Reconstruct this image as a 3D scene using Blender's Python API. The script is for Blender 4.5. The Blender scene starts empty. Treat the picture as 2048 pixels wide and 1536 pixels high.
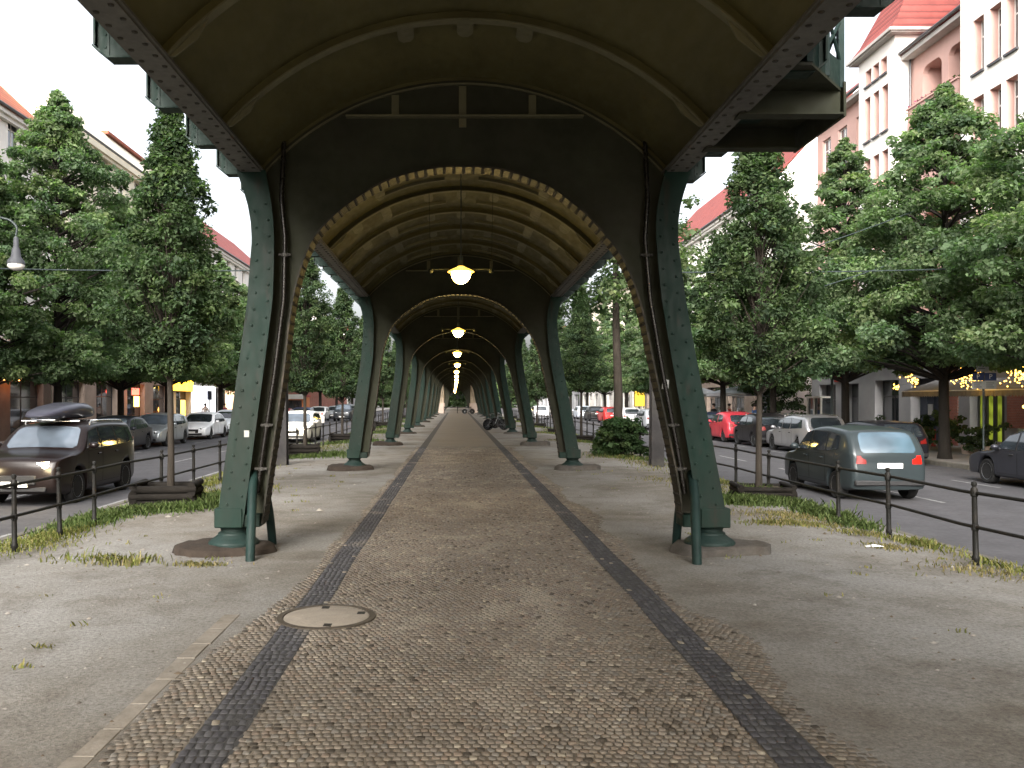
import bpy, bmesh, math, random
import numpy as np
from mathutils import Vector, Matrix, noise as mnoise

scene = bpy.context.scene
COL = scene.collection
R = math.radians
F = 1716.0
CX, CZ = -0.15, 1.85          # camera x and height
VPX, VPY = 913.0, 801.0


def PX(px, d): return CX + (px - VPX) * d / F
def PZ(py, d): return CZ - (py - VPY) * d / F


# ------------------------------------------------------------------ materials
def new_mat(name):
    m = bpy.data.materials.new(name)
    m.use_nodes = True
    nt = m.node_tree
    for n in list(nt.nodes): nt.nodes.remove(n)
    out = nt.nodes.new('ShaderNodeOutputMaterial')
    b = nt.nodes.new('ShaderNodeBsdfPrincipled')
    nt.links.new(b.outputs[0], out.inputs[0])
    return m, nt, b, out


def sock(nt, node, key, val):
    s = node.inputs[key]
    if hasattr(val, 'is_linked'): nt.links.new(val, s)
    else: s.default_value = val


def coords(nt, scale=(1, 1, 1)):
    tc = nt.nodes.new('ShaderNodeTexCoord')
    mp = nt.nodes.new('ShaderNodeMapping')
    mp.inputs['Scale'].default_value = scale
    nt.links.new(tc.outputs['Object'], mp.inputs[0])
    return mp.outputs[0]


def noise(nt, vec, scale, detail=4, rough=.55):
    n = nt.nodes.new('ShaderNodeTexNoise')
    n.inputs['Scale'].default_value = scale
    n.inputs['Detail'].default_value = detail
    n.inputs['Roughness'].default_value = rough
    nt.links.new(vec, n.inputs['Vector'])
    return n.outputs[0]


def ramp(nt, fac, stops):
    r = nt.nodes.new('ShaderNodeValToRGB')
    e = r.color_ramp.elements
    while len(e) < len(stops): e.new(.5)
    for el, (p, c) in zip(e, stops):
        el.position = p
        el.color = (c[0], c[1], c[2], 1) if len(c) < 4 else c
    nt.links.new(fac, r.inputs[0])
    return r.outputs[0]


def mixc(nt, fac, a, b, mode='MIX'):
    n = nt.nodes.new('ShaderNodeMix')
    n.data_type = 'RGBA'
    n.blend_type = mode
    for s, v in ((n.inputs[0], fac), (n.inputs[6], a), (n.inputs[7], b)):
        if hasattr(v, 'is_linked'): nt.links.new(v, s)
        elif isinstance(v, (int, float)): s.default_value = v
        else: s.default_value = (v[0], v[1], v[2], 1)
    return n.outputs[2]


def bump(nt, b, h, strength=.3, dist=.01):
    n = nt.nodes.new('ShaderNodeBump')
    n.inputs['Strength'].default_value = strength
    n.inputs['Distance'].default_value = dist
    nt.links.new(h, n.inputs['Height'])
    nt.links.new(n.outputs[0], b.inputs['Normal'])


def paint(name, col, rough=.5, var=.25, scale=3.0, bstr=.15, metal=0.0, dirt=None, dirt_amt=.5, stretch=(1, 1, 1), spec=.5, rust=None):
    """A surface colour broken up by two sizes of noise, with optional dirt."""
    m, nt, b, out = new_mat(name)
    v = coords(nt, stretch)
    n1 = noise(nt, v, scale, 6, .6)
    lo = [c * (1 - var) for c in col]
    hi = [min(1, c * (1 + var)) for c in col]
    c = ramp(nt, n1, [(.3, lo), (.7, hi)])
    if dirt:
        n2 = noise(nt, v, scale * .45, 8, .68)
        f = ramp(nt, n2, [(.48, (0, 0, 0)), (.68, (dirt_amt,) * 3)])
        c = mixc(nt, f, c, dirt)
    if rust:
        n4 = noise(nt, coords(nt, (2.2, 2.2, .5)), 2.6, 9, .72)
        c = mixc(nt, ramp(nt, n4, [(.57, (0, 0, 0)), (.66, (.8,) * 3)]), c, rust)
        n5 = noise(nt, coords(nt), 16, 5, .7)
        c = mixc(nt, ramp(nt, n5, [(.66, (0, 0, 0)), (.74, (.4,) * 3)]), c, [q * .6 for q in rust])
    nt.links.new(c, b.inputs['Base Color'])
    n3 = noise(nt, v, scale * 6, 3)
    rr = ramp(nt, n3, [(.3, (max(0, rough - .1),) * 3), (.7, (min(1, rough + .12),) * 3)])
    nt.links.new(rr, b.inputs['Roughness'])
    b.inputs['Metallic'].default_value = metal
    b.inputs['Specular IOR Level'].default_value = min(spec, .22) if rough > .55 and metal == 0 else spec
    if bstr: bump(nt, b, n3, bstr, .008)
    return m


def tinted(name, rough=.8, var=.2, scale=40, bstr=.4, bdist=.004, spec=.3, trans=0, mul=(1, 1, 1)):
    """Colour from the mesh's own 'tint' attribute (each stone or leaf has its colour)."""
    m, nt, b, out = new_mat(name)
    a = nt.nodes.new('ShaderNodeAttribute')
    a.attribute_name = 'tint'
    v = coords(nt)
    n1 = noise(nt, v, scale, 4, .6)
    f = ramp(nt, n1, [(.3, (1 - var,) * 3), (.7, (1 + var,) * 3)])
    c = mixc(nt, 1.0, a.outputs['Color'], f, 'MULTIPLY')
    c = mixc(nt, 1.0, c, mul, 'MULTIPLY')
    nt.links.new(c, b.inputs['Base Color'])
    b.inputs['Roughness'].default_value = rough
    b.inputs['Specular IOR Level'].default_value = spec
    if bstr: bump(nt, b, n1, bstr, bdist)
    if trans:
        t = nt.nodes.new('ShaderNodeBsdfTranslucent')
        nt.links.new(mixc(nt, 1.0, c, (.90, 1.25, .55), 'MULTIPLY'), t.inputs[0])
        mx = nt.nodes.new('ShaderNodeMixShader')
        mx.inputs[0].default_value = trans
        nt.links.new(b.outputs[0], mx.inputs[1])
        nt.links.new(t.outputs[0], mx.inputs[2])
        nt.links.new(mx.outputs[0], out.inputs[0])
    return m


def glass_mat(name, col=(.02, .025, .03), rough=.06):
    m, nt, b, out = new_mat(name)
    v = coords(nt)
    n = noise(nt, v, 1.3, 2)
    nt.links.new(ramp(nt, n, [(.3, [c * .6 for c in col]), (.7, [c * 1.5 for c in col])]), b.inputs['Base Color'])
    b.inputs['Roughness'].default_value = rough
    b.inputs['Specular IOR Level'].default_value = .9
    b.inputs['Coat Weight'].default_value = .5
    b.inputs['Coat Roughness'].default_value = .03
    return m


def emit(name, col, strength, var=0.0, scale=5):
    m, nt, b, out = new_mat(name)
    b.inputs['Base Color'].default_value = (col[0] * .5, col[1] * .5, col[2] * .5, 1)
    if var:
        v = coords(nt)
        n = noise(nt, v, scale, 3)
        c = ramp(nt, n, [(.35, [x * (1 - var) for x in col]), (.65, col)])
        nt.links.new(c, b.inputs['Emission Color'])
    else:
        b.inputs['Emission Color'].default_value = (*col, 1)
    b.inputs['Emission Strength'].default_value = strength
    return m


def car_paint(name, col, metal=.0, rough=.28):
    m, nt, b, out = new_mat(name)
    v = coords(nt)
    n = noise(nt, v, 2.0, 5)
    c = ramp(nt, n, [(.35, [x * .9 for x in col]), (.65, [min(1, x * 1.06) for x in col])])
    # road dust low on the body
    sx = nt.nodes.new('ShaderNodeSeparateXYZ')
    nt.links.new(v, sx.inputs[0])
    f = ramp(nt, sx.outputs[2], [(.22, (.30,) * 3), (.50, (0, 0, 0))])
    c = mixc(nt, f, c, [.022 + .4 * q for q in col])
    nt.links.new(c, b.inputs['Base Color'])
    b.inputs['Metallic'].default_value = metal
    b.inputs['Roughness'].default_value = rough
    b.inputs['Coat Weight'].default_value = .12
    b.inputs['Specular IOR Level'].default_value = .22
    b.inputs['Coat Roughness'].default_value = .08
    return m


M = {}
M['green'] = paint('green_steel_paint', (.0042, .0195, .0135), .58, .34, 2.2, .2, dirt=(.016, .020, .015), dirt_amt=.75, stretch=(1, 1, .35), rust=(.019, .017, .012))
M['green2'] = paint('pale_green_steel_paint', (.0095, .024, .021), .6, .3, 2.2, .12, dirt=(.03, .035, .03), dirt_amt=.5)
M['vault'] = paint('lamp_tinted_vault_paint', (.082, .074, .030), .62, .24, 1.3, .15, dirt=(.042, .037, .016), dirt_amt=.6, stretch=(1, .4, 1))  # olive cast of the sodium lamps is mixed into this steel colour
M['rib'] = paint('lit_rib_paint', (.120, .114, .068), .6, .2, 2.0, .12, dirt=(.08, .07, .055), dirt_amt=.5)  # lamp and bounce light on the undersides painted in as a lighter tone
M['portal'] = paint('shaded_portal_plate_paint', (.027, .029, .017), .7, .3, 1.4, .15, dirt=(.03, .026, .02), dirt_amt=.6)  # same green steel, with the shade of the recess put into its colour
M['flange'] = paint('shaded_arch_flange_paint', (.020, .019, .013), .6, .25, 6.0, .12, dirt=(.10, .08, .06), dirt_amt=.6)  # colour lowered to carry the shade along the column legs
M['girder'] = paint('lit_girder_paint', (.105, .102, .092), .6, .22, 2.5, .15, dirt=(.06, .055, .05), dirt_amt=.6)  # light bounced off the ground is painted in as a paler steel
M['rivet_shade'] = paint('shaded_rivet_paint', (.035, .032, .027), .6, .2, 8, 0)  # same steel paint, darkened so each rivet reads as shaded
M['iron'] = paint('railing_iron', (.010, .010, .009), .6, .3, 14, .25, dirt=(.025, .018, .013), dirt_amt=.6)
M['postmetal'] = paint('dark_post_steel', (.030, .028, .028), .7, .3, 2.5, .2, dirt=(.07, .065, .05), dirt_amt=.6)
M['zinc'] = paint('downpipe_zinc', (.012, .010, .008), .3, .35, 5, .1, metal=.2)
M['clamp'] = paint('clamp_metal', (.05, .047, .042), .6, .2, 9, .1)
M['concrete'] = paint('plinth_concrete', (.075, .068, .060), .92, .3, 6, .6, dirt=(.05, .04, .03), dirt_amt=.7)
M['plinth_brown'] = paint('plinth_brown_stone', (.034, .026, .020), .95, .3, 6, .6)
M['stone'] = paint('granite_kerb', (.105, .098, .084), .85, .22, 7, .4, dirt=(.08, .07, .05), dirt_amt=.6)
M['stonepale'] = paint('pale_granite_slab', (.185, .165, .138), .85, .22, 6, .4, dirt=(.125, .108, .086), dirt_amt=.8)
M['pier'] = paint('sandstone_pier', (.38, .31, .23), .9, .2, 2, .3)
M['bark'] = paint('tree_bark', (.020, .017, .014), .92, .35, 9, .9, stretch=(1, 1, .25))
M['barkpale'] = paint('young_tree_bark', (.028, .023, .018), .9, .3, 12, .6, stretch=(1, 1, .3))
M['log'] = paint('planter_wood', (.008, .0065, .005), .9, .4, 5, .7, stretch=(.3, 1, 1))
M['soil'] = paint('planter_soil', (.055, .042, .03), 1, .4, 12, .8)
M['tyre'] = paint('tyre_rubber', (.012, .012, .012), .8, .2, 8, .2)
M['rim'] = paint('alloy_rim', (.42, .43, .45), .3, .1, 8, 0, metal=.8)
M['trim'] = paint('black_trim', (.014, .014, .015), .5, .2, 10, .1)
M['under'] = paint('car_underside', (.008, .008, .008), .9, .2, 10, 0)
M['plate'] = paint('number_plate_white', (.72, .72, .70), .4, .05, 10, 0)
M['chrome'] = paint('bright_trim', (.6, .6, .6), .2, .05, 10, 0, metal=.9)
M['lens'] = paint('headlamp_lens', (.55, .58, .6), .1, .15, 12, 0, spec=.8)
M['taillens'] = paint('tail_lamp_red', (.16, .008, .006), .4, .2, 12, 0, spec=.25)
M['amber'] = emit('amber_indicator', (1, .42, .05), 1.2)
M['headlens'] = emit('glowing_headlamp_lens', (1, .80, .45), 30)
M['headlit'] = emit('lit_headlamp', (1, .86, .6), 14)
M['taillit'] = emit('lit_brake_lamp', (.9, .010, .005), .55)
M['taillit'].node_tree.nodes['Principled BSDF'].inputs['Specular IOR Level'].default_value = .1
M['glass'] = glass_mat('car_glass')
M['glasspale'] = glass_mat('windscreen_glass', (.085, .105, .13), .10)
M['glassblue'] = glass_mat('sky_tinted_rear_glass', (.045, .075, .10), .22)  # reflected sky is painted into the blue of this glass
M['winglass'] = glass_mat('window_glass', (.035, .04, .045), .05)
M['frame'] = paint('white_window_frame', (.72, .70, .66), .5, .06, 6, 0)
M['framedark'] = paint('dark_window_frame', (.05, .05, .055), .5, .1, 6, 0)
M['white_wall'] = paint('white_render', (.78, .76, .72), .9, .06, .8, .1, dirt=(.6, .57, .52), dirt_amt=.3)
M['pink_wall'] = paint('pink_render', (.52, .335, .295), .9, .08, .8, .1, dirt=(.44, .30, .27), dirt_amt=.3)
M['cream_wall'] = paint('cream_render', (.74, .69, .56), .9, .07, .8, .1)
M['grey_wall'] = paint('grey_render', (.33, .33, .34), .9, .12, .8, .15)
M['tan_wall'] = paint('tan_stucco', (.40, .32, .27), .9, .15, 1.2, .2)
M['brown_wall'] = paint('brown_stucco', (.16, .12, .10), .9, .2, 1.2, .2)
M['eave'] = paint('eave_board', (.42, .40, .38), .8, .12, 3, .1)
M['gutter'] = paint('gutter_zinc', (.10, .10, .105), .45, .2, 5, .1, metal=.5)
M['asphalt'] = paint('asphalt', (.062, .061, .066), .88, .16, 2.2, .5, dirt=(.045, .044, .047), dirt_amt=.6)
M['pavement'] = paint('pavement_slabs', (.22, .21, .20), .9, .2, 1.5, .3, dirt=(.14, .13, .12), dirt_amt=.5)
M['roadpaint'] = paint('road_marking_paint', (.21, .21, .21), .8, .25, 6, .2, dirt=(.08, .08, .085), dirt_amt=.8)
M['leaf'] = tinted('lime_leaves', .75, .15, 6, 0, trans=.55, spec=.10)
M['leafh'] = tinted('hornbeam_leaves', .7, .15, 8, 0, trans=.45, spec=.10)
M['grass'] = tinted('grass_blades', .7, .1, 8, 0, trans=.3, spec=.2)
M['cobble'] = tinted('mosaic_paving_stone', .92, .18, 45, .3, .003, spec=.12)
M['pebble'] = tinted('pebbles_and_litter', .85, .15, 30, 0)
M['skin'] = paint('skin', (.50, .32, .24), .6, .05, 20, 0)
M['black_cloth'] = paint('black_cloth', (.02, .018, .02), .9, .2, 20, 0)
M['blue_cloth'] = paint('blue_cloth', (.06, .12, .30), .9, .15, 20, 0)
M['pink_cloth'] = paint('pink_cloth', (.45, .09, .16), .9, .15, 20, 0)
M['white_cloth'] = paint('white_cloth', (.7, .7, .7), .9, .08, 20, 0)
M['jeans'] = paint('denim', (.05, .07, .12), .9, .2, 20, 0)
M['hair'] = paint('dark_hair', (.03, .02, .015), .6, .2, 30, 0)
M['awning'] = paint('grey_awning_cloth', (.24, .24, .25), .85, .15, 6, .1)
M['canvas'] = paint('parasol_canvas', (.52, .54, .58), .85, .08, 3, .1)
M['bluedoor'] = paint('slate_blue_door', (.045, .052, .07), .6, .2, 3, .1)
M['redpaint'] = paint('red_paint', (.40, .05, .04), .6, .15, 5, .1)
M['orange'] = paint('orange_paint', (.62, .22, .08), .6, .15, 5, .1)
M['bluesign'] = paint('blue_sign_paint', (.03, .05, .14), .5, .1, 5, 0)
M['greysign'] = paint('grey_sign_back', (.36, .36, .34), .6, .08, 5, 0)
M['ink'] = paint('sign_ink', (.10, .10, .10), .7, .1, 5, 0)
M['paper'] = paint('white_paper', (.75, .76, .78), .9, .05, 15, .1)
M['lampiron'] = paint('lamp_iron', (.02, .03, .03), .5, .2, 10, .1)
M['opal'] = paint('opal_glass', (.85, .82, .76), .25, .04, 10, 0)


def tile_mat(name, col, rows=3.2):
    m, nt, b, out = new_mat(name)
    v = coords(nt)
    br = nt.nodes.new('ShaderNodeTexWave')
    br.wave_type = 'BANDS'; br.bands_direction = 'Z'
    br.inputs['Scale'].default_value = rows * .26
    br.inputs['Distortion'].default_value = .6
    br.inputs['Detail Scale'].default_value = 6
    nt.links.new(v, br.inputs['Vector'])
    b2 = nt.nodes.new('ShaderNodeTexWave')
    b2.wave_type = 'BANDS'; b2.bands_direction = 'Y'
    b2.inputs['Scale'].default_value = rows * .36
    nt.links.new(v, b2.inputs['Vector'])
    n = noise(nt, v, 1.2, 6)
    c = ramp(nt, n, [(.3, [x * .72 for x in col]), (.7, [min(1, x * 1.2) for x in col])])
    c = mixc(nt, ramp(nt, br.outputs[1], [(.0, (.85,) * 3), (.3, (0, 0, 0))]), c, [x * .35 for x in col])
    c = mixc(nt, ramp(nt, b2.outputs[1], [(.0, (.5,) * 3), (.3, (0, 0, 0))]), c, [x * .4 for x in col])
    nt.links.new(c, b.inputs['Base Color'])
    b.inputs['Roughness'].default_value = .75
    h = mixc(nt, .5, br.outputs[1], b2.outputs[1])
    bump(nt, b, h, .7, .05)
    return m


M['tile'] = tile_mat('red_roof_tiles', (.25, .050, .040))
M['tileorange'] = tile_mat('orange_roof_tiles', (.36, .095, .045))
M['slate'] = tile_mat('grey_slate_roof', (.16, .16, .18))


def brick_mat(name, c1, c2, mort):
    m, nt, b, out = new_mat(name)
    v = coords(nt)
    sw = nt.nodes.new('ShaderNodeSeparateXYZ'); nt.links.new(v, sw.inputs[0])
    cb = nt.nodes.new('ShaderNodeCombineXYZ')
    nt.links.new(sw.outputs[1], cb.inputs[0]); nt.links.new(sw.outputs[2], cb.inputs[1])
    br = nt.nodes.new('ShaderNodeTexBrick')
    nt.links.new(cb.outputs[0], br.inputs['Vector'])
    br.inputs['Color1'].default_value = (*c1, 1); br.inputs['Color2'].default_value = (*c2, 1)
    br.inputs['Mortar'].default_value = (*mort, 1)
    br.inputs['Scale'].default_value = 4; br.inputs['Mortar Size'].default_value = .02
    n = noise(nt, v, 1.1, 5)
    nt.links.new(mixc(nt, 1.0, br.outputs[0], ramp(nt, n, [(.3, (.75,) * 3), (.7, (1.15,) * 3)]), 'MULTIPLY'), b.inputs['Base Color'])
    b.inputs['Roughness'].default_value = .9
    return m


M['brick'] = brick_mat('red_brick', (.36, .10, .065), (.28, .08, .05), (.3, .26, .22))


def gravel_mat():
    m, nt, b, out = new_mat('sandy_gravel')
    v = coords(nt)
    big = noise(nt, v, .35, 6, .6)
    mid = noise(nt, v, 2.3, 6, .65)
    fine = noise(nt, v, 30, 6, .8)
    vo = nt.nodes.new('ShaderNodeTexVoronoi')
    vo.inputs['Scale'].default_value = 85
    nt.links.new(v, vo.inputs['Vector'])
    c = ramp(nt, mid, [(.28, (.128, .113, .092)), (.52, (.180, .166, .143)), (.75, (.235, .221, .198))])
    c = mixc(nt, ramp(nt, big, [(.40, (0, 0, 0)), (.62, (.75,) * 3)]), c, (.285, .285, .275))
    damp = noise(nt, v, .8, 7, .7)
    c = mixc(nt, ramp(nt, damp, [(.50, (0, 0, 0)), (.66, (.62,) * 3)]), c, (.098, .084, .066))
    c = mixc(nt, 1.0, c, ramp(nt, fine, [(.30, (.42,) * 3), (.5, (1, 1, 1)), (.72, (1.5,) * 3)]), 'MULTIPLY')
    c = mixc(nt, ramp(nt, vo.outputs['Distance'], [(.0, (.0,) * 3), (.55, (.32,) * 3)]), c, (.08, .07, .058))
    nt.links.new(c, b.inputs['Base Color'])
    b.inputs['Roughness'].default_value = .95
    b.inputs['Specular IOR Level'].default_value = .2
    bump(nt, b, mixc(nt, .5, fine, mid), .9, .03)
    return m


M['gravel'] = gravel_mat()


def farpath_mat():
    m, nt, b, out = new_mat('worn_paving')
    v = coords(nt)
    n1 = noise(nt, v, .5, 5); n2 = noise(nt, v, 14, 5, .7)
    c = ramp(nt, n1, [(.3, (.118, .10, .078)), (.7, (.145, .125, .10))])
    c = mixc(nt, 1.0, c, ramp(nt, n2, [(.3, (.75,) * 3), (.7, (1.2,) * 3)]), 'MULTIPLY')
    nt.links.new(c, b.inputs['Base Color'])
    b.inputs['Roughness'].default_value = .85
    bump(nt, b, n2, .5, .01)
    return m


M['farpath'] = farpath_mat()
M['farband'] = paint('worn_dark_paving', (.052, .050, .047), .85, .2, 6, .4)
M['joint'] = paint('sand_joints', (.118, .102, .081), .98, .3, 20, .4)


# ------------------------------------------------------------------ mesh builder
class MB:
    def __init__(s):
        s.v = []; s.f = []; s.m = []

    def add(s, vs, fs, mi=0):
        o = len(s.v)
        s.v.extend([tuple(p) for p in vs])
        for f in fs:
            s.f.append([i + o for i in f]); s.m.append(mi)
        return s

    def box(s, x0, x1, y0, y1, z0, z1, mi=0):
        vs = [(x, y, z) for x in (x0, x1) for y in (y0, y1) for z in (z0, z1)]
        return s.add(vs, [(0, 1, 3, 2), (4, 6, 7, 5), (0, 4, 5, 1), (2, 3, 7, 6), (0, 2, 6, 4), (1, 5, 7, 3)], mi)

    def cbox(s, x0, x1, y0, y1, z0, z1, c=.02, mi=0):
        """box with chamfered edges (octagonal along every axis, 24 verts)"""
        vs = []; idx = {}
        X = (x0, x1); Y = (y0, y1); Z = (z0, z1)
        for i in (0, 1):
            for j in (0, 1):
                for k in (0, 1):
                    sx, sy, sz = (1 if i == 0 else -1), (1 if j == 0 else -1), (1 if k == 0 else -1)
                    for a, p in (('x', (X[i], Y[j] + sy * c, Z[k] + sz * c)), ('y', (X[i] + sx * c, Y[j], Z[k] + sz * c)), ('z', (X[i] + sx * c, Y[j] + sy * c, Z[k]))):
                        idx[(i, j, k, a)] = len(vs); vs.append(p)
        g = lambda i, j, k, a: idx[(i, j, k, a)]
        fs = []
        for i in (0, 1): fs.append((g(i, 0, 0, 'x'), g(i, 1, 0, 'x'), g(i, 1, 1, 'x'), g(i, 0, 1, 'x')))
        for j in (0, 1): fs.append((g(0, j, 0, 'y'), g(1, j, 0, 'y'), g(1, j, 1, 'y'), g(0, j, 1, 'y')))
        for k in (0, 1): fs.append((g(0, 0, k, 'z'), g(1, 0, k, 'z'), g(1, 1, k, 'z'), g(0, 1, k, 'z')))
        for j in (0, 1):
            for k in (0, 1): fs.append((g(0, j, k, 'y'), g(1, j, k, 'y'), g(1, j, k, 'z'), g(0, j, k, 'z')))
        for i in (0, 1):
            for k in (0, 1): fs.append((g(i, 0, k, 'x'), g(i, 1, k, 'x'), g(i, 1, k, 'z'), g(i, 0, k, 'z')))
        for i in (0, 1):
            for j in (0, 1): fs.append((g(i, j, 0, 'x'), g(i, j, 1, 'x'), g(i, j, 1, 'y'), g(i, j, 0, 'y')))
        for i in (0, 1):
            for j in (0, 1):
                for k in (0, 1): fs.append((g(i, j, k, 'x'), g(i, j, k, 'y'), g(i, j, k, 'z')))
        return s.add(vs, fs, mi)

    def tube(s, pts, r, n=8, mi=0, cap=True):
        pts = [Vector(p) for p in pts]
        rs = r if isinstance(r, (list, tuple)) else [r] * len(pts)
        vs = []; fs = []
        prev = None
        for i, p in enumerate(pts):
            d = (pts[min(i + 1, len(pts) - 1)] - pts[max(i - 1, 0)]).normalized()
            if prev is None:
                a = d.orthogonal().normalized()
            else:
                a = (prev - d * prev.dot(d))
                a = a.normalized() if a.length > 1e-6 else d.orthogonal().normalized()
            prev = a
            b = d.cross(a)
            for k in range(n):
                t = 2 * math.pi * k / n
                vs.append(p + (a * math.cos(t) + b * math.sin(t)) * rs[i])
        for i in range(len(pts) - 1):
            for k in range(n):
                k2 = (k + 1) % n
                fs.append((i * n + k, i * n + k2, (i + 1) * n + k2, (i + 1) * n + k))
        if cap:
            fs.append(tuple(range(n))[::-1]); fs.append(tuple(range((len(pts) - 1) * n, len(pts) * n)))
        return s.add(vs, fs, mi)

    def lathe(s, prof, n=24, c=(0, 0, 0), axis='z', mi=0):
        vs = []; fs = []
        for (r, h) in prof:
            for k in range(n):
                t = 2 * math.pi * k / n
                a, b = r * math.cos(t), r * math.sin(t)
                p = (a, b, h) if axis == 'z' else ((a, h, b) if axis == 'y' else (h, a, b))
                vs.append((p[0] + c[0], p[1] + c[1], p[2] + c[2]))
        for i in range(len(prof) - 1):
            for k in range(n):
                k2 = (k + 1) % n
                fs.append((i * n + k, i * n + k2, (i + 1) * n + k2, (i + 1) * n + k))
        if prof[0][0] > 1e-6: fs.append(tuple(range(n))[::-1])
        if prof[-1][0] > 1e-6: fs.append(tuple(range((len(prof) - 1) * n, len(prof) * n)))
        return s.add(vs, fs, mi)

    def prism(s, poly, a0, a1, axis='y', mi=0):
        """poly of (u, w) extruded: axis y -> (u, a, w); axis x -> (a, u, w); axis z -> (u, w, a)"""
        f = {'y': lambda u, w, a: (u, a, w), 'x': lambda u, w, a: (a, u, w), 'z': lambda u, w, a: (u, w, a)}[axis]
        n = len(poly)
        vs = [f(u, w, a0) for u, w in poly] + [f(u, w, a1) for u, w in poly]
        fs = [tuple(range(n)), tuple(range(2 * n - 1, n - 1, -1))]
        for i in range(n):
            j = (i + 1) % n
            fs.append((i, j, n + j, n + i))
        return s.add(vs, fs, mi)

    def rivet(s, p, nrm, r=.018, h=.012, mi=0):
        p = Vector(p); d = Vector(nrm).normalized()
        a = d.orthogonal().normalized(); b = d.cross(a)
        vs = []
        for rr, hh in ((r, 0), (r * .75, h * .75)):
            for k in range(6):
                t = k * math.pi / 3
                vs.append(p + (a * math.cos(t) + b * math.sin(t)) * rr + d * hh)
        vs.append(p + d * h)
        fs = [(k, (k + 1) % 6, 6 + (k + 1) % 6, 6 + k) for k in range(6)] + [(6 + k, 6 + (k + 1) % 6, 12) for k in range(6)]
        return s.add(vs, fs, mi)

    def ball(s, c, r, n=10, mi=0, sc=(1, 1, 1)):
        prof = [(max(1e-7, r * math.sin(math.pi * i / (n // 2))), -r * math.cos(math.pi * i / (n // 2))) for i in range(n // 2 + 1)]
        o = len(s.v)
        s.lathe(prof, n, (0, 0, 0), 'z', mi)
        for i in range(o, len(s.v)):
            p = s.v[i]; s.v[i] = (p[0] * sc[0] + c[0], p[1] * sc[1] + c[1], p[2] * sc[2] + c[2])
        return s

    def mesh(s, name, mats, smooth=None, fix=True):
        me = bpy.data.meshes.new(name)
        me.from_pydata(s.v, [], s.f)
        for m in (mats if isinstance(mats, (list, tuple)) else [mats]): me.materials.append(m)
        me.polygons.foreach_set('material_index', s.m)
        if fix:
            bm = bmesh.new(); bm.from_mesh(me)
            bmesh.ops.recalc_face_normals(bm, faces=bm.faces)
            bm.to_mesh(me); bm.free()
        if smooth is not None:
            me.shade_smooth()
            me.set_sharp_from_angle(angle=R(smooth))
        me.update()
        return me

    def build(s, name, mats, parent=None, smooth=None, loc=(0, 0, 0), fix=True):
        return link(name, s.mesh(name, mats, smooth, fix), parent, loc)


def link(name, data, parent=None, loc=(0, 0, 0), rz=0):
    o = bpy.data.objects.new(name, data)
    COL.objects.link(o)
    o.location = loc
    o.rotation_euler = (0, 0, rz)
    if parent is not None: o.parent = parent
    return o


def tag(o, label=None, cat=None, group=None, kind=None):
    if label: o['label'] = label
    if cat: o['category'] = cat
    if group: o['group'] = group
    if kind: o['kind'] = kind
    return o


def thing(name, label, cat, loc=(0, 0, 0), rz=0, group=None):
    return tag(link(name, None, None, loc, rz), label, cat, group)


def copy_tree(o, parent=None):
    c = o.copy(); COL.objects.link(c)
    if parent is not None: c.parent = parent
    for ch in list(o.children): copy_tree(ch, c)
    return c


def np_mesh(name, V, faces_flat, sizes, mats, tint=None):
    """big mesh from numpy arrays; tint = one colour per vertex"""
    me = bpy.data.meshes.new(name)
    me.vertices.add(len(V)); me.vertices.foreach_set('co', V.astype(np.float32).ravel())
    me.loops.add(len(faces_flat)); me.loops.foreach_set('vertex_index', faces_flat.astype(np.int32))
    st = np.concatenate([[0], np.cumsum(sizes)[:-1]]).astype(np.int32)
    me.polygons.add(len(sizes)); me.polygons.foreach_set('loop_start', st)
    for m in (mats if isinstance(mats, (list, tuple)) else [mats]): me.materials.append(m)
    if tint is not None:
        a = me.attributes.new('tint', 'FLOAT_COLOR', 'POINT')
        a.data.foreach_set('color', np.concatenate([tint, np.ones((len(tint), 1))], 1).astype(np.float32).ravel())
    me.update(); me.validate()
    return me


def catmull(pts, per=8):
    out = []
    P = [pts[0]] + list(pts) + [pts[-1]]
    for i in range(1, len(P) - 2):
        p0, p1, p2, p3 = [np.array(P[i + k], float) for k in (-1, 0, 1, 2)]
        for k in range(per):
            t = k / per
            out.append(tuple(.5 * ((2 * p1) + (-p0 + p2) * t + (2 * p0 - 5 * p1 + 4 * p2 - p3) * t * t + (-p0 + 3 * p1 - 3 * p2 + p3) * t ** 3)))
    out.append(tuple(pts[-1]))
    return out

# ------------------------------------------------------------------ camera, light
cam = bpy.data.cameras.new('camera'); camo = link('camera', cam)
camo.location = (CX, 0, CZ); camo.rotation_euler = (R(90), 0, 0)
cam.sensor_width = 36; cam.lens = F / 2048 * 36
cam.shift_x = (1024 - VPX) / 2048; cam.shift_y = (VPY - 768) / 2048
cam.clip_end = 3000; cam.clip_start = .05
scene.camera = camo

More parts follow.
